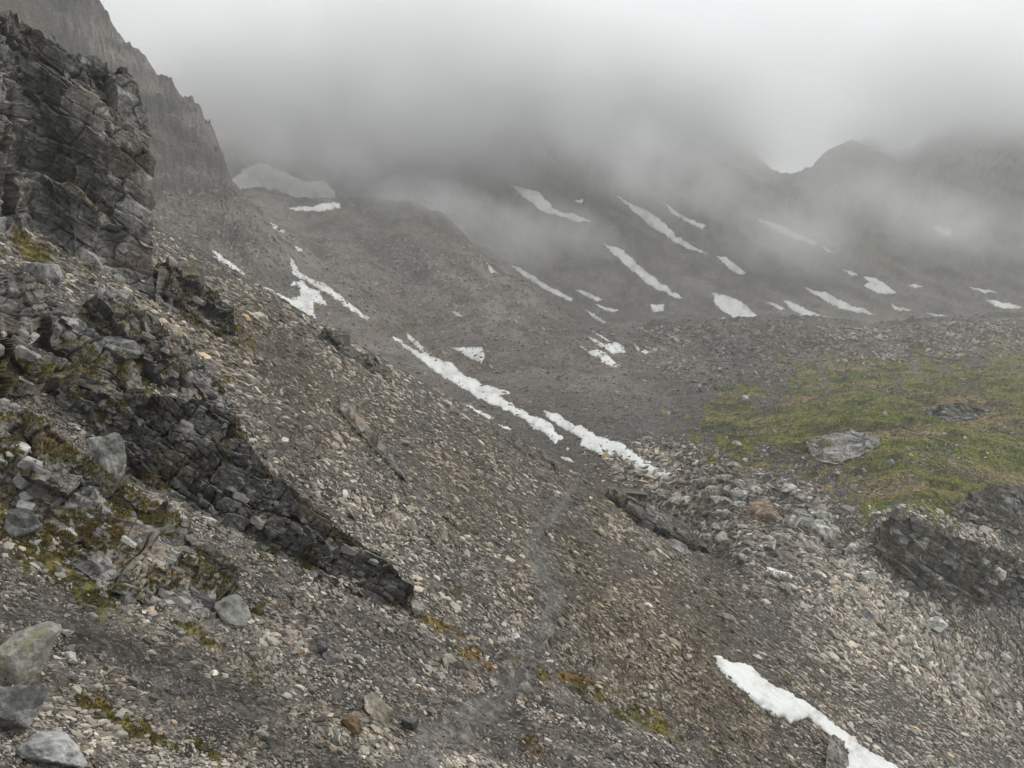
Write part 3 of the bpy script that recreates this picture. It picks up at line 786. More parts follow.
o = outcrop('rock_slab', [(926, 408), (945, 402), (965, 404), (988, 409)], [(926, 414), (945, 420), (965, 420), (988, 414)],
            kk=.5, L=1.3, amp=0.9, base=(.15, .143, .132), moss=0.15, step=0.55, dmin=90, seed=13, bpx=(3, 9), cover=.4, rag=2)
tag(o, 'low grey rock rib in the upper part of the green terrace', 'rock slab')
o = outcrop('rock_slab', [(829, 738), (834, 734), (840, 740), (848, 752)], [(824, 800), (832, 800), (841, 800), (852, 800)],
            left=[(824, 800), (826, 762), (829, 738)], right=[(852, 800), (851, 775), (848, 752)],
            kk=.8, L=0.35, amp=0.16, base=(.15, .14, .127), moss=0.0, step=0.5, seed=14, bpx=(4, 8), cover=.05, rag=1, bulge=.25)
tag(o, 'upright ribbed slab dividing the big snow patch at the bottom', 'rock slab')

# ------------------------------------------------------------------ old snow
SNOW = [
    ('hazy white snowfield under the cloud at the head of the valley', 600, [(232, 181), (245, 168), (262, 163), (285, 172), (305, 182), (325, 180), (333, 190), (338, 203), (322, 207), (305, 203), (296, 198), (278, 190), (258, 187), (240, 189)], 1.0),
    ('bright flat snow band at the foot of the hazy snowfield', 300, [(288, 209), (300, 206), (312, 207), (325, 203), (338, 203), (340, 208), (320, 211), (300, 211)], .6),
    ('tiny snow fleck nearest the foot of the left spur, upper of two', 300, [(270, 223), (278, 226), (276, 229), (270, 227)], .3),
    ('tiny snow fleck nearest the foot of the left spur, lower of two', 300, [(278, 229), (285, 230), (284, 233), (279, 232)], .3),
    ('tiny snow speck just above the top of the thin snow ribbon', 250, [(295, 246), (300, 247), (304, 251), (299, 252)], .3),
    ('small snow wedge on the scree skyline below the dark left spur', 130, [(213, 250), (220, 254), (232, 264), (246, 274), (238, 278), (222, 266), (213, 257)], .5),
    ('thin snow ribbon running down from the foot of the left spur', 200, [(291, 258), (294, 262), (300, 272), (312, 279), (325, 284), (343, 297), (358, 310), (370, 320), (366, 320), (350, 309), (335, 298), (318, 288), (297, 277), (291, 270)], .5),
    ('irregular snow patch with ragged arms beside the thin snow ribbon', 130, [(264, 287), (280, 294), (290, 299), (298, 296), (297, 285), (290, 286), (291, 282), (303, 280), (309, 288), (318, 291), (327, 305), (321, 306), (316, 303), (313, 310), (318, 322), (306, 324), (290, 312), (276, 300)], .6),
    ('hair-thin snow streak above the upper end of the long snow strip', 150, [(393, 337), (398, 338), (405, 343), (401, 343), (395, 340)], .3),
    ('slim snow sliver alongside the upper end of the long snow strip', 150, [(407, 332), (411, 336), (420, 345), (432, 353), (430, 356), (419, 350), (408, 338)], .4),
    ('long upper snow strip in the gully beyond the scree edge', 130, [(399, 342), (408, 346), (420, 352), (440, 359), (449, 362), (458, 370), (467, 377), (476, 379), (483, 384), (500, 389), (511, 393), (499, 396), (510, 402), (516, 408), (527, 413), (540, 418), (550, 423), (556, 431), (563, 438), (555, 444), (548, 437), (543, 432), (533, 428), (527, 421), (513, 413), (502, 408), (490, 403), (478, 398), (466, 389), (447, 379), (436, 372), (424, 362), (408, 350)], .8),
    ('broad lower snow strip ending at the head of the boulder field', 110, [(543, 411), (550, 412), (557, 413), (566, 420), (574, 426), (580, 424), (590, 431), (600, 437), (620, 443), (632, 450), (643, 458), (657, 467), (678, 477), (668, 479), (658, 480), (646, 472), (640, 469), (630, 463), (619, 457), (600, 456), (594, 452), (587, 448), (580, 444), (582, 439), (575, 434), (567, 431), (558, 425), (549, 419)], .8),
    ('broken line of snow scraps just below the long upper strip', 130, [(463, 403), (471, 403), (474, 408), (483, 412), (495, 418), (489, 419), (480, 414), (470, 409)], .3),
    ('short snow scrap between the two strips and the scree edge', 120, [(498, 424), (508, 427), (517, 433), (508, 431), (500, 428)], .3),
    ('small snow scrap beside the dark ledge at the scree edge', 110, [(560, 456), (570, 458), (574, 462), (566, 461)], .3),
    ('compact white snow triangle above the long snow strip', 200, [(452, 348), (465, 347), (482, 347), (485, 357), (480, 363), (468, 357)], .6),
    ('tiny slanting snow dash left of the compact snow triangle', 200, [(452, 311), (459, 313), (465, 317), (460, 317), (454, 314)], .3),
    ('small snow sliver at the edge of the drifting mist', 400, [(486, 262), (490, 266), (496, 272), (503, 277), (509, 280), (505, 284), (498, 279), (492, 275)], .8),
    ('slender snow streak on the crest of the middle slope', 380, [(512, 265), (520, 268), (533, 275), (547, 285), (560, 292), (573, 299), (570, 301), (562, 297), (552, 293), (540, 286), (527, 278), (517, 270)], .8),
    ('thin trailing snow thread below the streak on the middle crest', 300, [(584, 309), (595, 315), (608, 323), (603, 323), (592, 316)], .4),
    ('pale snow dash above the middle crest, upper of a pair', 420, [(576, 290), (587, 292), (595, 296), (603, 300), (597, 301), (586, 296)], .6),
    ('pale snow dash above the middle crest, lower of a pair', 400, [(596, 304), (606, 307), (618, 310), (612, 312), (600, 308)], .6),
    ('highest snow patch with a long tail near the cloud', 500, [(511, 185), (517, 187), (523, 188), (537, 192), (543, 196), (548, 201), (553, 208), (559, 212), (568, 213), (577, 215), (584, 219), (591, 222), (574, 221), (560, 216), (543, 212), (535, 206), (528, 199), (519, 193)], 1.2),
    ('tiny faint snow spot right of the highest patch', 500, [(575, 200), (583, 200), (582, 203), (577, 203)], .6),
    ('longest diagonal snow streak on the head wall', 500, [(616, 196), (625, 200), (633, 205), (642, 208), (650, 213), (661, 220), (670, 228), (677, 236), (685, 241), (696, 248), (708, 254), (690, 249), (681, 245), (672, 240), (661, 233), (650, 226), (640, 216), (630, 208)], 1.2),
    ('short thin snow streak right of the longest diagonal one', 500, [(663, 203), (672, 209), (680, 215), (692, 220), (706, 226), (702, 229), (692, 224), (682, 219), (671, 212)], .8),
    ('second diagonal snow streak, forked at its upper end', 480, [(602, 241), (610, 246), (620, 249), (630, 256), (637, 263), (647, 271), (657, 280), (669, 289), (683, 298), (675, 297), (667, 293), (656, 288), (646, 282), (638, 275), (631, 270), (622, 261), (614, 254), (608, 247)], 1.2),
    ('short blurred snow streak below the longest diagonal one', 500, [(717, 256), (725, 257), (735, 264), (746, 273), (740, 275), (730, 269), (722, 262)], .9),
    ('faint long snow streak half lost in the mist under the saddle', 600, [(758, 219), (772, 223), (787, 228), (803, 236), (818, 243), (813, 245), (800, 241), (786, 235), (772, 229)], 1.0),
    ('small snow dash at the lower end of the misty streak', 600, [(821, 246), (828, 249), (834, 253), (827, 252)], .6),
    ('small square snow patch left of the broad snow fan', 480, [(650, 304), (657, 305), (664, 304), (663, 311), (652, 312)], .8),
    ('broad white snow fan reaching down to the rubble ridge', 440, [(712, 292), (722, 295), (733, 298), (741, 302), (748, 307), (754, 314), (763, 322), (743, 324), (736, 319), (727, 313), (716, 306)], 1.2),
    ('thin snow rim at the foot of the broad snow fan', 400, [(722, 318), (731, 319), (741, 325), (730, 325)], .5),
    ('small snow dash between the broad fan and the double streak', 480, [(767, 302), (776, 304), (785, 309), (780, 310)], .6),
    ('medium snow streak right of the broad snow fan', 480, [(782, 300), (790, 302), (797, 305), (805, 309), (813, 312), (829, 318), (810, 319), (803, 316), (796, 312), (788, 306)], 1.0),
    ('bright sharp snow streak in the middle of the right wall', 480, [(804, 287), (814, 290), (827, 293), (841, 301), (857, 307), (877, 314), (858, 312), (840, 308), (830, 303), (816, 295)], 1.0),
    ('small snow tick above the bright sharp streak', 520, [(842, 269), (850, 271), (858, 275), (850, 275)], .6),
    ('bright notched snow patch high on the right wall', 500, [(864, 276), (869, 277), (876, 278), (885, 284), (897, 293), (884, 294), (872, 290), (864, 286), (869, 282)], 1.0),
    ('tiny faint snow bar right of the notched patch', 500, [(907, 285), (915, 284), (924, 286), (915, 288)], .5),
    ('small snow comma below the notched patch', 450, [(892, 304), (898, 307), (912, 310), (903, 311), (894, 309)], .6),
    ('small snow dash touching the rubble ridge on the right', 420, [(890, 321), (902, 322), (916, 327), (904, 328)], .6),
    ('long level snow line just above the rubble ridge', 430, [(927, 313), (940, 315), (956, 318), (984, 323), (974, 325), (955, 322), (938, 318)], .6),
    ('faint thin snow line high near the right edge', 500, [(969, 287), (982, 289), (997, 292), (985, 293)], .6),
    ('bright snow line at the right edge of the picture', 450, [(984, 300), (998, 301), (1010, 303), (1022, 307), (1011, 309), (997, 306)], .7),
    ('ghostly snow patch deep in the mist on the right wall', 600, [(934, 226), (944, 228), (951, 228), (951, 237), (944, 236), (938, 232)], 1.0),
    ('pale snow patch with a rounded foot beside the rubble ridge', 200, [(589, 337), (597, 340), (603, 344), (617, 342), (623, 347), (627, 353), (613, 353), (600, 347)], .5),
    ('tapering snow patch joined below the rounded one', 190, [(580, 345), (590, 351), (598, 349), (604, 352), (610, 357), (616, 362), (621, 367), (607, 365), (600, 359), (590, 354)], .5),
    ('hair-thin snow streak above the rounded patch', 230, [(591, 330), (600, 335), (611, 342), (602, 338)], .3),
    ('small curved snow patch at the left end of the rubble ridge', 200, [(634, 344), (641, 349), (653, 352), (647, 354), (637, 350)], .4),
    ('large granular white snow patch at the bottom of the hillside', 8, [(714, 656), (722, 657), (731, 662), (740, 663), (752, 667), (760, 675), (768, 682), (775, 687), (790, 692), (797, 698), (805, 701), (818, 711), (828, 719), (838, 727), (850, 735), (858, 744), (865, 749), (880, 756), (892, 764), (910, 775), (960, 810), (960, 860), (860, 860), (846, 790), (840, 752), (828, 733), (816, 724), (808, 717), (800, 720), (791, 724), (783, 717), (775, 718), (765, 709), (757, 706), (752, 700), (745, 692), (735, 684), (727, 677), (720, 670)], .22),
    ('small snow remnant among the boulders in the valley floor', 60, [(766, 566), (774, 568), (785, 571), (791, 574), (797, 578), (789, 579), (778, 574), (770, 571)], .4),
    ('tiny snow scrap at the tip of the broad lower strip', 100, [(682, 484), (688, 484), (693, 488), (686, 490)], .3),
]
for label, dmin, poly, th in SNOW:
    pl = np.array(poly, float); x0, y0 = pl.min(0) - 2.5; x1, y1 = pl.max(0) + 2.5
    st = 0.55 if (x1 - x0) < 140 else 0.8
    if dmin == 600 and (x1 - x0) > 90: st = 0.7
    gx, gy = np.meshgrid(np.arange(x0, x1, st), np.arange(y0, y1, st), indexing='ij')
    q = np.stack([gx / 7, gy / 7, 0 * gx + dmin * 0.37], -1)
    wig = min(1.0, 0.3 + (x1 - x0) / 120)
    dist = 0.5 + in_poly(gx + wig * 2.2 * fbm(q, 4), gy + wig * 1.6 * fbm(q + 40, 4), poly)
    P = hit(gx.ravel(), gy.ravel(), dmin)
    N = ground_normal(np.nan_to_num(P, nan=50.0))
    dd_ = dist.ravel()
    off = th * (1 - np.exp(-np.maximum(dd_, 0) / 3.5)) * 0.6 * (1 + 0.15 * fbm(np.nan_to_num(P) / (4 * th + 0.5), 3)) - np.where(dd_ < 0.25, 0.12 * th + 0.02, 0)
    V = P + N * off[:, None] * (1.0 if P[0, 1] == P[0, 1] else 1.0)
    idx = grid_faces(*gx.shape)
    okv = (dd_ > -0.9) & ~np.isnan(P[:, 0])
    okf = okv[idx].all(1) & (np.ptp(np.nan_to_num(P[:, 1])[idx], axis=1) < 0.2 * np.nan_to_num(P[:, 1], nan=1.0)[idx].mean(1))
    idx = idx[okf]
    if len(idx) == 0:
        print('no snow for', label); continue
    lab_ = np.arange(len(V))
    while True:                                   # keep the one largest connected piece
        mn = lab_[idx].min(1); new = lab_.copy(); np.minimum.at(new, idx.ravel(), np.repeat(mn, 4)); new = new[new]
        if (new == lab_).all(): break
        lab_ = new
    fl = lab_[idx[:, 0]]; ids, ct = np.unique(fl, return_counts=True); idx = idx[fl == ids[ct.argmax()]]
    used = np.unique(idx); remap = np.full(len(V), -1); remap[used] = np.arange(len(used))
    Pn = np.nan_to_num(P[used]); sc_ = np.maximum(Pn[:, 1:2], 5) / F
    dirt = np.clip(0.85 * np.exp(-np.maximum(dd_[used], 0) / 1.3) + 0.55 * fbm(Pn / (sc_ * 9), 4) + 0.35 * fbm(Pn / (sc_ * 30) + 9, 3) - 0.06, 0, .8)
    o = mesh_obj('snow_patch', V[used], remap[idx], M_snow, mix(np.broadcast_to(C(.70, .70, .685), Pn.shape), C(.33, .30, .265), dirt), smooth=True)
    tag(o, label, 'snow patch', 'old snow patches on the mountainsides')

# ------------------------------------------------------------------ boulders
PROTO = []
for k in range(14):
    r_ = np.random.default_rng(100 + k)
    v_ = cut_rock(ICO3, r_, int(r_.integers(9, 15)), (1, r_.uniform(.7, .95), r_.uniform(.55, .85)), 0.085, 42)
    v_ = v_ / np.abs(v_).max(0)
    me = bpy.data.meshes.new('boulder'); me.from_pydata(v_.tolist(), [], ICF3.tolist()); me.materials.append(M_boulder); me.update()
    PROTO.append(me)


def boulder(u, v, w_, h_, label, group, color, dmin=1.5, rng=random, tilt=None, name='boulder', deep=0.8, kind=None):
    P = hit([u], [v + 0.35 * h_], dmin)[0]
    if np.isnan(P[0]): return None
    m = P[1] / F
    o = bpy.data.objects.new(name, PROTO[rng.randrange(len(PROTO)) if kind is None else kind]); COL.objects.link(o)
    o.scale = (0.54 * w_ * m, 0.54 * w_ * m * deep, 0.56 * h_ * m)
    o.location = P + np.array([0, 0.2 * w_ * m, 0.26 * h_ * m])
    o.rotation_euler = (rng.uniform(-.25, .25), tilt if tilt is not None else rng.uniform(-.1, .5), rng.uniform(-.5, .5))
    o.color = (*color, 1)
    return tag(o, label, 'boulder', group)


HERO = [
    (105, 453, 50, 46, 'tilted pale grey block perched at the head of the dark rock step', (.26, .25, .23), .45, 1),
    (10, 474, 34, 22, 'whitish block at the left edge above the turf', (.46, .43, .38), .2, 2),
    (38, 273, 40, 26, 'rounded grey boulder in the grass below the cliff', (.20, .19, .185), .3, 3),
    (62, 330, 56, 50, 'big smooth-faced grey block set in the mossy outcrop', (.19, .18, .175), .4, 4),
    (112, 352, 40, 34, 'grey block beside the mossy hollow in the outcrop', (.17, .165, .16), .3, 5),
    (18, 655, 62, 66, 'large foreground boulder with yellow lichen in the bottom left', (.21, .205, .175), .2, 6),
    (8, 712, 70, 60, 'dark cracked boulder under the lichen one at the left edge', (.15, .145, .14), .1, 7),
    (48, 752, 74, 34, 'flat pale slab in the bottom left corner', (.28, .275, .265), .3, 8),
    (44, 630, 28, 12, 'thin whitish slab lying on dark gravel at the left', (.36, .36, .35), .4, 9),
    (14, 522, 40, 38, 'grey slab block at the left edge below the whitish one', (.20, .195, .19), .5, 10),
    (60, 528, 36, 20, 'pinkish grey slab on the pale rock hump', (.27, .22, .19), .5, 11),
    (228, 612, 40, 26, 'leaning pale slab at the right end of the rock hump', (.27, .26, .24), .7, 12),
    (320, 645, 28, 24, 'angular grey boulder alone on the scree beside the rock hump', (.22, .21, .20), .3, 13),
    (330, 658, 24, 12, 'flat stone tucked under the lone angular boulder', (.19, .18, .175), .3, 0),
    (350, 724, 24, 18, 'orange-stained rock in the lower scree', (.30, .20, .12), .4, 1),
    (378, 712, 40, 20, 'pale buff rock rib in the lower scree', (.27, .235, .19), .5, 2),
    (410, 726, 22, 16, 'dark grey rock above the bend of the path', (.10, .098, .095), .3, 3),
    (515, 636, 13, 8, 'pale flat stone on the upper side of the path', (.42, .40, .37), .1, 4),
    (414, 608, 24, 14, 'long pale stone at the end of the dark rock step', (.29, .27, .24), .5, 5),
    (764, 513, 32, 25, 'big brown boulder in the middle of the boulder field', (.19, .145, .105), .1, 6),
    (793, 523, 18, 19, 'pale boulder right of the brown one', (.34, .325, .30), .3, 7),
    (784, 538, 26, 15, 'flat-topped grey boulder just below the brown one', (.22, .205, .185), .2, 8),
    (740, 486, 24, 14, 'wide grey boulder uphill of the brown one', (.20, .185, .17), .2, 9),
    (853, 548, 16, 12, 'round whitish boulder at the edge of the dark earth bank', (.40, .385, .35), .0, 10),
    (871, 575, 18, 9, 'long pale boulder at the foot of the dark earth bank', (.38, .365, .34), .1, 11),
    (902, 595, 14, 11, 'small pale boulder below the layered rock step', (.34, .325, .30), .1, 12),
    (936, 625, 32, 17, 'large pale boulder by the turf below the layered rock step', (.40, .385, .36), .3, 13),
    (988, 657, 13, 11, 'pale round boulder, left of two at the right valley edge', (.36, .35, .32), .1, 0),
    (1006, 658, 14, 12, 'pale round boulder, right of two at the right valley edge', (.36, .35, .33), .1, 1),
    (680, 548, 26, 12, 'grey boulder at the lower end of the long dark slab', (.18, .17, .16), .3, 2),
    (892, 463, 10, 7, 'small grey boulder on the turf above the dark earth bank', (.20, .195, .19), .1, 3),
    (738, 443, 12, 7, 'pale boulder at the top of the boulder field', (.32, .30, .27), .1, 4),
    (945, 638, 12, 8, 'grey boulder just below the large pale one by the turf', (.22, .21, .20), .1, 5),
    (746, 398, 9, 5, 'pale boulder where the green terrace meets the rubble', (.34, .32, .29), .1, 6),
]
for (u_, v_, w_, h_, lab, colc, tl, kd) in HERO:
    hb = boulder(u_, v_, w_, h_, lab, None, colc, tilt=tl, kind=kd)
    if hb and 'lichen in' in lab:
        hb.data = hb.data.copy(); hb.data.materials[0] = M_lichen

ZONES = [
    ('grey boulder in the rubble between the snow strip and the brown boulder', 'boulders below the snow strip', [(690, 470), (740, 462), (770, 490), (745, 515), (715, 520), (690, 500)], 34, (8, 22), 60),
    ('grey boulder in the rubble beside the long dark slab', 'boulders beside the long dark slab', [(640, 488), (690, 500), (715, 522), (745, 545), (710, 545), (680, 525)], 24, (7, 17), 60),
    ('grey boulder in the field right of the brown boulder', 'boulders right of the brown boulder', [(770, 475), (815, 500), (838, 530), (842, 560), (805, 545), (800, 510)], 34, (8, 21), 60),
    ('grey boulder around the small snow remnant on the valley floor', 'boulders around the snow remnant', [(720, 530), (765, 535), (830, 560), (850, 595), (800, 600), (750, 570)], 34, (8, 20), 50),
    ('grey boulder in the rubble below the layered rock step', 'boulders below the layered rock step', [(850, 560), (890, 600), (960, 650), (1024, 690), (1030, 740), (940, 680), (860, 620)], 38, (7, 18), 50),
    ('grey stone lying on the open scree near the path', 'larger stones near the path', [(570, 560), (620, 560), (700, 640), (690, 740), (560, 740), (570, 660)], 26, (7, 12), 8),
    ('grey stone on the scree left of the path', 'larger stones left of the path', [(250, 610), (330, 610), (430, 650), (460, 700), (380, 700), (280, 700)], 26, (7, 13), 4),
    ('grey stone among the turf of the left foreground', 'larger stones in the foreground turf', [(0, 560), (120, 620), (240, 680), (300, 760), (60, 768), (60, 680)], 24, (8, 18), 3),
]
rz = random.Random(5)
for lab, grp, poly, n, (s0, s1), dmin in ZONES:
    pl = np.array(poly, float); k = 0
    while k < n:
        u_, v_ = rz.uniform(*[pl[:, 0].min(), pl[:, 0].max()]), rz.uniform(pl[:, 1].min(), pl[:, 1].max())
        if in_poly(np.array([u_]), np.array([v_]), poly)[0] < 0: continue
        s_ = s0 + (s1 - s0) * rz.random() ** 2.0; g_ = math.exp(rz.gauss(0, .3)) * .25; wm = rz.uniform(.86, 1)
        boulder(u_, v_, s_, s_ * rz.uniform(.5, .75), lab, grp, (g_, g_ * (.92 + .04 * wm), g_ * wm * .90), dmin, rz); k += 1

# ------------------------------------------------------------------ path
pts = np.array(PATH, float); n = 420
tt_ = np.linspace(0, len(PATH) - 1, n)
cu, cv = [smooth1(np.interp(tt_, range(len(PATH)), pts[:, c]), 6) for c in (0, 1)]
PC = hit(cu, cv); PC = np.stack([smooth1(PC[:, c], 4) for c in range(3)], -1)
hw_ = np.interp(tt_, range(len(PATH)), PATH_HW) * PC[:, 1] / F * 0.42
tan = np.gradient(PC, axis=0); tan[:, 2] = 0; tan /= np.linalg.norm(tan, axis=1, keepdims=True)
sd = np.stack([tan[:, 1], -tan[:, 0], 0 * tan[:, 0]], -1)
K = 13; w_ = np.linspace(-1, 1, K)
XY = PC[:, None] + sd[:, None] * (w_[None] * hw_[:, None] * (1 + 0.25 * fbm(np.stack([tt_ * 3, 0 * tt_, 0 * tt_], -1), 3))[:, None])[..., None]
gz = ground(XY[..., 0].ravel(), XY[..., 1].ravel()).reshape(n, K)
flat = np.broadcast_to(gz.mean(1, keepdims=True), gz.shape)
Z = gz * 0.93 + flat * 0.07
edge_ = np.abs(w_)[None] ** 3
XY[..., 2] = np.where(edge_ < 0.99, gz + 0.012 * (1 - edge_), gz - 0.08) + 0.02 * fbm(XY / 0.4, 3)
pt_ = mix(np.broadcast_to(C(.115, .107, .098), XY.shape), C(.06, .055, .05), np.clip(0.35 + fbm(XY / 1.2, 3), 0, .8))
o = mesh_obj('path', XY.reshape(-1, 3), grid_faces(n, K), M_path, pt_.reshape(-1, 3))
tag(o, 'narrow worn footpath of fine grey gravel across the scree', kind='structure')

# ------------------------------------------------------------------ turf
def tufts(name, P, N, length, nb, tint, rng, label):
    n = len(P)
    b = np.repeat(np.arange(n), nb)
    ang = rng.uniform(0, 2 * math.pi, len(b)); lean_ = rng.uniform(.15, .9, len(b)); l = length[b] * rng.uniform(.5, 1.2, len(b))
    hd = np.stack([np.cos(ang), np.sin(ang), 0 * ang], -1)
    root = P[b] + hd * (0.35 * length[b] * rng.random(len(b)))[:, None]
    root[:, 2] -= 0.1 * length[b]
    wv = np.stack([-np.sin(ang), np.cos(ang), 0 * ang], -1) * (0.09 * l)[:, None]
    midp = root + hd * (0.25 * l * lean_)[:, None] + np.array([0, 0, .6]) * l[:, None]
    tip = root + hd * (0.75 * l * lean_)[:, None] + np.array([0, 0, .85]) * (l * (1.1 - 0.5 * lean_))[:, None]
    V = np.stack([root - wv, root + wv, midp + wv * .7, midp - wv * .7, tip], 1)
    o_ = np.arange(len(b))[:, None] * 5
    Fc = np.concatenate([o_ + [[0, 1, 2]], o_ + [[0, 2, 3]], o_ + [[3, 2, 4]]], 0)
    tb = tint[b] * np.exp(rng.normal(scale=.25, size=len(b)))[:, None]
    ob = mesh_obj(name, V.reshape(-1, 3), Fc, M_grass, np.repeat(tb, 5, 0))
    return tag(ob, label, kind='stuff')


P, rng = scatter(90000, -60, 1060, 230, 800, 21)
P = P[P[:, 1] < 100]
mk = masks(P); kp = rng.random(len(P)) < 0.55 * mk[0]; P = P[kp]; w2_ = mk[6][kp]
tn = mix(np.broadcast_to(C(.085, .078, .024), P.shape), C(.135, .10, .035), np.clip(.5 + w2_, 0, 1))
tn = mix(tn, C(.13, .055, .022), np.clip(1.7 * fbm(P / 3.1 + 40, 3) - 0.3, 0, .85))
for V_, st_ in TURF:
    if len(V_):
        V_ = V_[rng.random(len(V_)) < 0.16]; P = np.concatenate([P, V_]); w2_ = np.concatenate([w2_, fbm(V_ / 1.5, 3)])
tn = mix(np.broadcast_to(C(.085, .078, .024), P.shape), C(.135, .10, .035), np.clip(.5 + w2_, 0, 1))
tn = mix(tn, C(.13, .055, .022), np.clip(1.7 * fbm(P / 3.1 + 40, 3) - 0.3, 0, .85))
tufts('turf', P, None, np.clip(4.5 * P[:, 1] / F, 0.05, 0.22) * rng.uniform(.6, 1.3, len(P)), 7, tn, rng, 'rough olive and rusty turf between the rocks')
P, rng = scatter(90000, 690, 1120, 350, 660, 22)
P = P[(P[:, 1] > 82) & (P[:, 1] < 330)]
mk = masks(P); kp = rng.random(len(P)) < 0.6 * mk[1]; P = P[kp]
tn = mix(np.broadcast_to(GREEN * 1.25, P.shape), TAN, np.clip(0.22 + 1.5 * fbm(P * C(.035, .09, 0) + 4, 4), 0, 1))
tn = mix(tn, C(.072, .058, .03), np.clip(2.6 * fbm(P * C(.05, .11, 0) + 48, 4) - 0.35, 0, .8))
tn = mix(tn, C(.04, .042, .014), np.clip(1.8 * fbm(P * C(.12, .22, 0) + 8, 4) - 0.1, 0, .85))
tufts('grass', P, None, np.clip(1.6 * P[:, 1] / F, 0.15, 0.5) * rng.uniform(.6, 1.3, len(P)), 5, tn, rng, 'short green and tan grass on the terrace')

# ------------------------------------------------------------------ air
def box(name, lo, hi, mat):
    v = [(x, y, z) for x in (lo[0], hi[0]) for y in (lo[1], hi[1]) for z in (lo[2], hi[2])]
    f = [(0, 1, 3, 2), (4, 6, 7, 5), (0, 4, 5, 1), (2, 3, 7, 6), (0, 2, 6, 4), (1, 5, 7, 3)]
    me = bpy.data.meshes.new(name); me.from_pydata(v, [], f); me.materials.append(mat); me.update()
    ob = bpy.data.objects.new(name, me); COL.objects.link(ob); return ob


m = bpy.data.materials.new('haze'); m.use_nodes = True; nt = m.node_tree
nt.nodes.remove(nt.nodes['Principled BSDF'])
pv = nd(nt, 'ShaderNodeVolumePrincipled'); pv.inputs['Color'].default_value = (.985, .985, .985, 1); pv.inputs['Density'].default_value = 0.00045
nt.links.new(pv.outputs[0], nt.nodes['Material Output'].inputs['Volume'])
lo_, hi_ = gp.min(0), gp.max(0)
o = box('haze', (lo_[0] - 20, -40, lo_[2] - 1), (hi_[0] + 20, hi_[1] + 20, hi_[2] + 15), m)
tag(o, 'thin mountain haze filling the valley', kind='stuff')


def vapour(name, density, scale, thr, gain, obj_falloff, deck=None):
    m = bpy.data.materials.new(name); m.use_nodes = True; nt = m.node_tree; L = nt.links
    nt.nodes.remove(nt.nodes['Principled BSDF'])
    geo = nd(nt, 'ShaderNodeNewGeometry').outputs['Position']
    no = nd(nt, 'ShaderNodeTexNoise', Scale=scale, Detail=3.0, Roughness=0.55); L.new(geo, no.inputs['Vector'])

    def M(op, a, b_=None, clamp=False):
        q = nd(nt, 'ShaderNodeMath', operation=op); q.use_clamp = clamp
        for i_, x in enumerate((a, b_)):
            if x is None: continue
            if isinstance(x, (int, float)): q.inputs[i_].default_value = x
            else: L.new(x, q.inputs[i_])
        return q.outputs[0]
    if deck:
        sp = nd(nt, 'ShaderNodeSeparateXYZ'); L.new(geo, sp.inputs[0])
        z0, dz, y0, dy = deck
        hgt = M('DIVIDE', M('SUBTRACT', sp.outputs[2], z0), dz)
        a = M('ADD', hgt, M('MULTIPLY', M('SUBTRACT', no.outputs[0], 0.5), gain))
        a = M('MINIMUM', M('MAXIMUM', a, 0.0), 1.4)
        a = M('MULTIPLY', a, M('DIVIDE', M('SUBTRACT', sp.outputs[1], y0), dy, True))
        a = M('MULTIPLY', a, M('DIVIDE', M('SUBTRACT', 275.0, sp.outputs[2]), 90.0, True))
    else:
        tc = nd(nt, 'ShaderNodeTexCoord').outputs['Object']
        ln = nd(nt, 'ShaderNodeVectorMath', operation='LENGTH'); L.new(tc, ln.inputs[0])
        f_ = M('SUBTRACT', 1.0, ln.outputs['Value'], True)
        a = M('MULTIPLY', f_, M('MAXIMUM', M('MULTIPLY', M('SUBTRACT', no.outputs[0], thr), gain), 0.0))
    pv = nd(nt, 'ShaderNodeVolumePrincipled'); pv.inputs['Color'].default_value = (.99, .99, .99, 1)
    L.new(M('MULTIPLY', a, density), pv.inputs['Density'])
    L.new(pv.outputs[0], nt.nodes['Material Output'].inputs['Volume'])
    return m


md = vapour('cloud', 0.0055, 1 / 150.0, 0, 2.6, False, (84.0, 110.0, 430.0, 150.0))
v = [(-1150, 430, 40), (1250, 430, 40), (1250, 1240, 95), (-1150, 1240, 95), (-1150, 430, hi_[2] + 8), (1250, 430, hi_[2] + 8), (1250, 1240, hi_[2] + 8), (-1150, 1240, hi_[2] + 8)]
me = bpy.data.meshes.new('cloud'); me.from_pydata(v, [], [(3, 2, 1, 0), (4, 5, 6, 7), (0, 1, 5, 4), (1, 2, 6, 5), (2, 3, 7, 6), (3, 0, 4, 7)]); me.materials.append(md); me.update()
o = bpy.data.objects.new('cloud', me); COL.objects.link(o); tag(o, 'low grey cloud covering the tops of the head wall', kind='stuff')
mw = vapour('mist', 0.035, 1 / 60.0, 0.36, 3.0, True)
mt = vapour('cloud_bank', 0.085, 1 / 80.0, 0.30, 3.0, True)
sv, sf = ico(4)
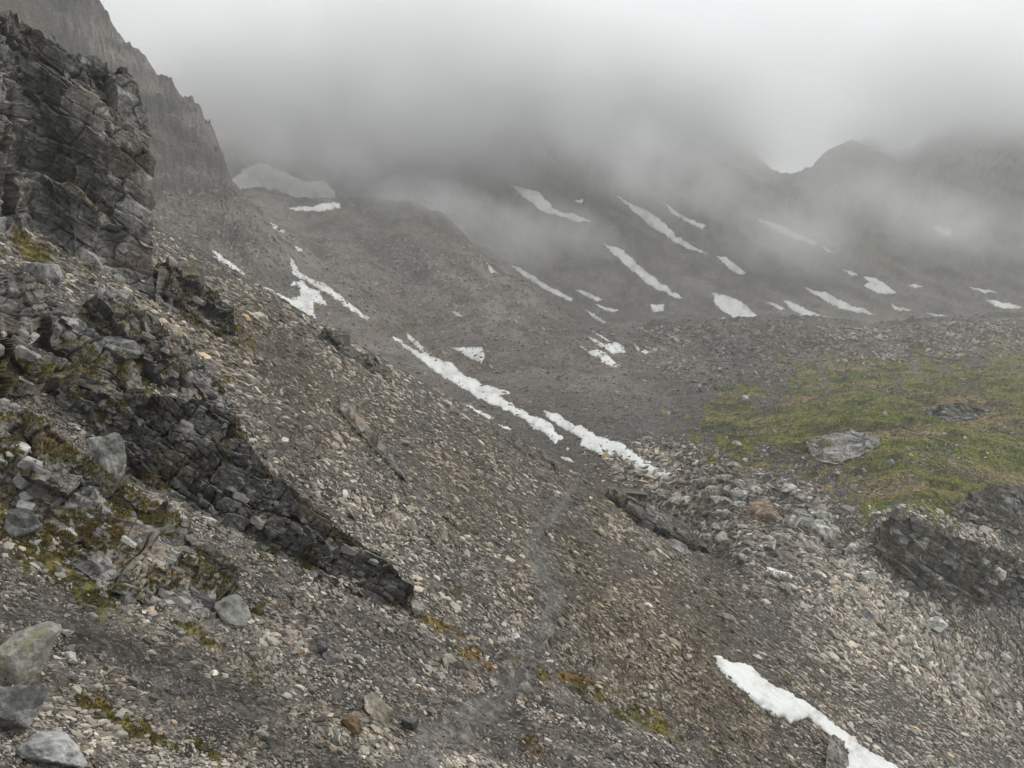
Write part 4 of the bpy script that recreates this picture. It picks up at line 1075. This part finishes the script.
for k, (u_, v_, d_, rx, ry, rz_) in enumerate([(772, 235, 640, 95, 80, 55), (645, 165, 640, 120, 80, 42), (460, 225, 500, 70, 60, 30), (935, 225, 650, 130, 80, 45), (560, 230, 600, 60, 60, 28), (310, 160, 650, 90, 70, 40), (530, 85, 770, 270, 130, 80), (380, 108, 740, 200, 110, 72), (255, 98, 700, 120, 100, 52), (675, 100, 790, 150, 100, 66), (985, 112, 790, 170, 90, 80), (880, 140, 800, 60, 60, 26)]):
    U_, W_ = pix2uw(u_, v_)
    q = sv * (1 + 0.25 * fbm(sv * 1.3 + k * 7, 3))[:, None]
    me = bpy.data.meshes.new('mist'); me.from_pydata(q.tolist(), [], sf.tolist()); me.materials.append(mw if k < 6 else mt); me.update()
    o = bpy.data.objects.new('mist' if k < 6 else 'cloud', me); COL.objects.link(o); o.location = (U_ * d_, d_, W_ * d_); o.scale = (rx, ry, rz_); o.rotation_euler = (0, 0.35, 0)
    if k < 6: tag(o, 'thin drifting mist in front of the head wall', kind='stuff', group='drifting mist')
    else: tag(o, 'thick cloud bank wrapped round the ridge crest', kind='stuff', group='cloud banks on the ridge')
#__MORE_END__
# ------------------------------------------------------------------ camera, light, air
cam = bpy.data.cameras.new('camera'); co = bpy.data.objects.new('camera', cam); COL.objects.link(co)
cam.sensor_width = 36.0; cam.lens = F / 1024 * 36; cam.clip_start = 0.1; cam.clip_end = 20000
co.location = (0, 0, 0); co.rotation_euler = (math.pi / 2 - PITCH, 0, 0); scene.camera = co

SUN_EL, SUN_AZ = math.radians(46), math.radians(52)   # azimuth clockwise from the view direction
w = bpy.data.worlds.new('World'); scene.world = w; w.use_nodes = True
nt = w.node_tree; bg = nt.nodes['Background']
sky = nd(nt, 'ShaderNodeTexSky', sky_type='NISHITA', sun_disc=False, sun_elevation=SUN_EL, sun_rotation=SUN_AZ)
mx = nd(nt, 'ShaderNodeMix', data_type='RGBA'); mx.inputs[0].default_value = 0.9   # overcast: a bright grey cloud deck over the blue
nt.links.new(sky.outputs[0], mx.inputs[6]); 
tcs = nd(nt, 'ShaderNodeTexCoord').outputs['Generated']
nz = nd(nt, 'ShaderNodeTexNoise', Scale=1.6, Detail=3.0, Roughness=0.5); nt.links.new(tcs, nz.inputs['Vector'])
ov = nd(nt, 'ShaderNodeMapRange'); 
dt_ = nd(nt, 'ShaderNodeVectorMath', operation='DOT_PRODUCT'); nt.links.new(tcs, dt_.inputs[0])
dt_.inputs[1].default_value = (math.sin(SUN_AZ) * math.cos(SUN_EL), math.cos(SUN_AZ) * math.cos(SUN_EL), math.sin(SUN_EL))
gl = nd(nt, 'ShaderNodeMath', operation='MULTIPLY_ADD'); nt.links.new(dt_.outputs['Value'], gl.inputs[0]); gl.inputs[1].default_value = 0.55
nt.links.new(nz.outputs[0], gl.inputs[2]); nt.links.new(gl.outputs[0], ov.inputs[0])
for i_, x_ in enumerate((0.55, 1.1, 4.2, 6.0)): ov.inputs[i_ + 1].default_value = x_
oc = nd(nt, 'ShaderNodeVectorMath', operation='SCALE'); oc.inputs[0].default_value = (.965, 1.0, .985); nt.links.new(ov.outputs[0], oc.inputs['Scale'])
nt.links.new(oc.outputs[0], mx.inputs[7])
nt.links.new(mx.outputs[2], bg.inputs[0]); bg.inputs[1].default_value = 0.15
sl = bpy.data.lights.new('sun', 'SUN'); sl.energy = 1.0; sl.angle = math.radians(16); sl.color = (1, .97, .92)
so = bpy.data.objects.new('sun', sl); COL.objects.link(so)
dirv = Vector((math.sin(SUN_AZ) * math.cos(SUN_EL), math.cos(SUN_AZ) * math.cos(SUN_EL), math.sin(SUN_EL)))
so.rotation_euler = dirv.to_track_quat('Z', 'Y').to_euler(); so.location = dirv * 200

scene.render.engine = 'CYCLES'
cy = scene.cycles
cy.use_denoising = True; cy.volume_step_rate = 2.0; cy.volume_max_steps = 128; cy.use_adaptive_sampling = True; cy.adaptive_threshold = 0.015
cy.max_bounces = 6; cy.diffuse_bounces = 3; cy.glossy_bounces = 2; cy.volume_bounces = 4; cy.transparent_max_bounces = 8
vs = scene.view_settings
vs.view_transform = 'Standard'; vs.look = 'None'; vs.gamma = 1.0; vs.exposure = 0.62; vs.use_curve_mapping = False
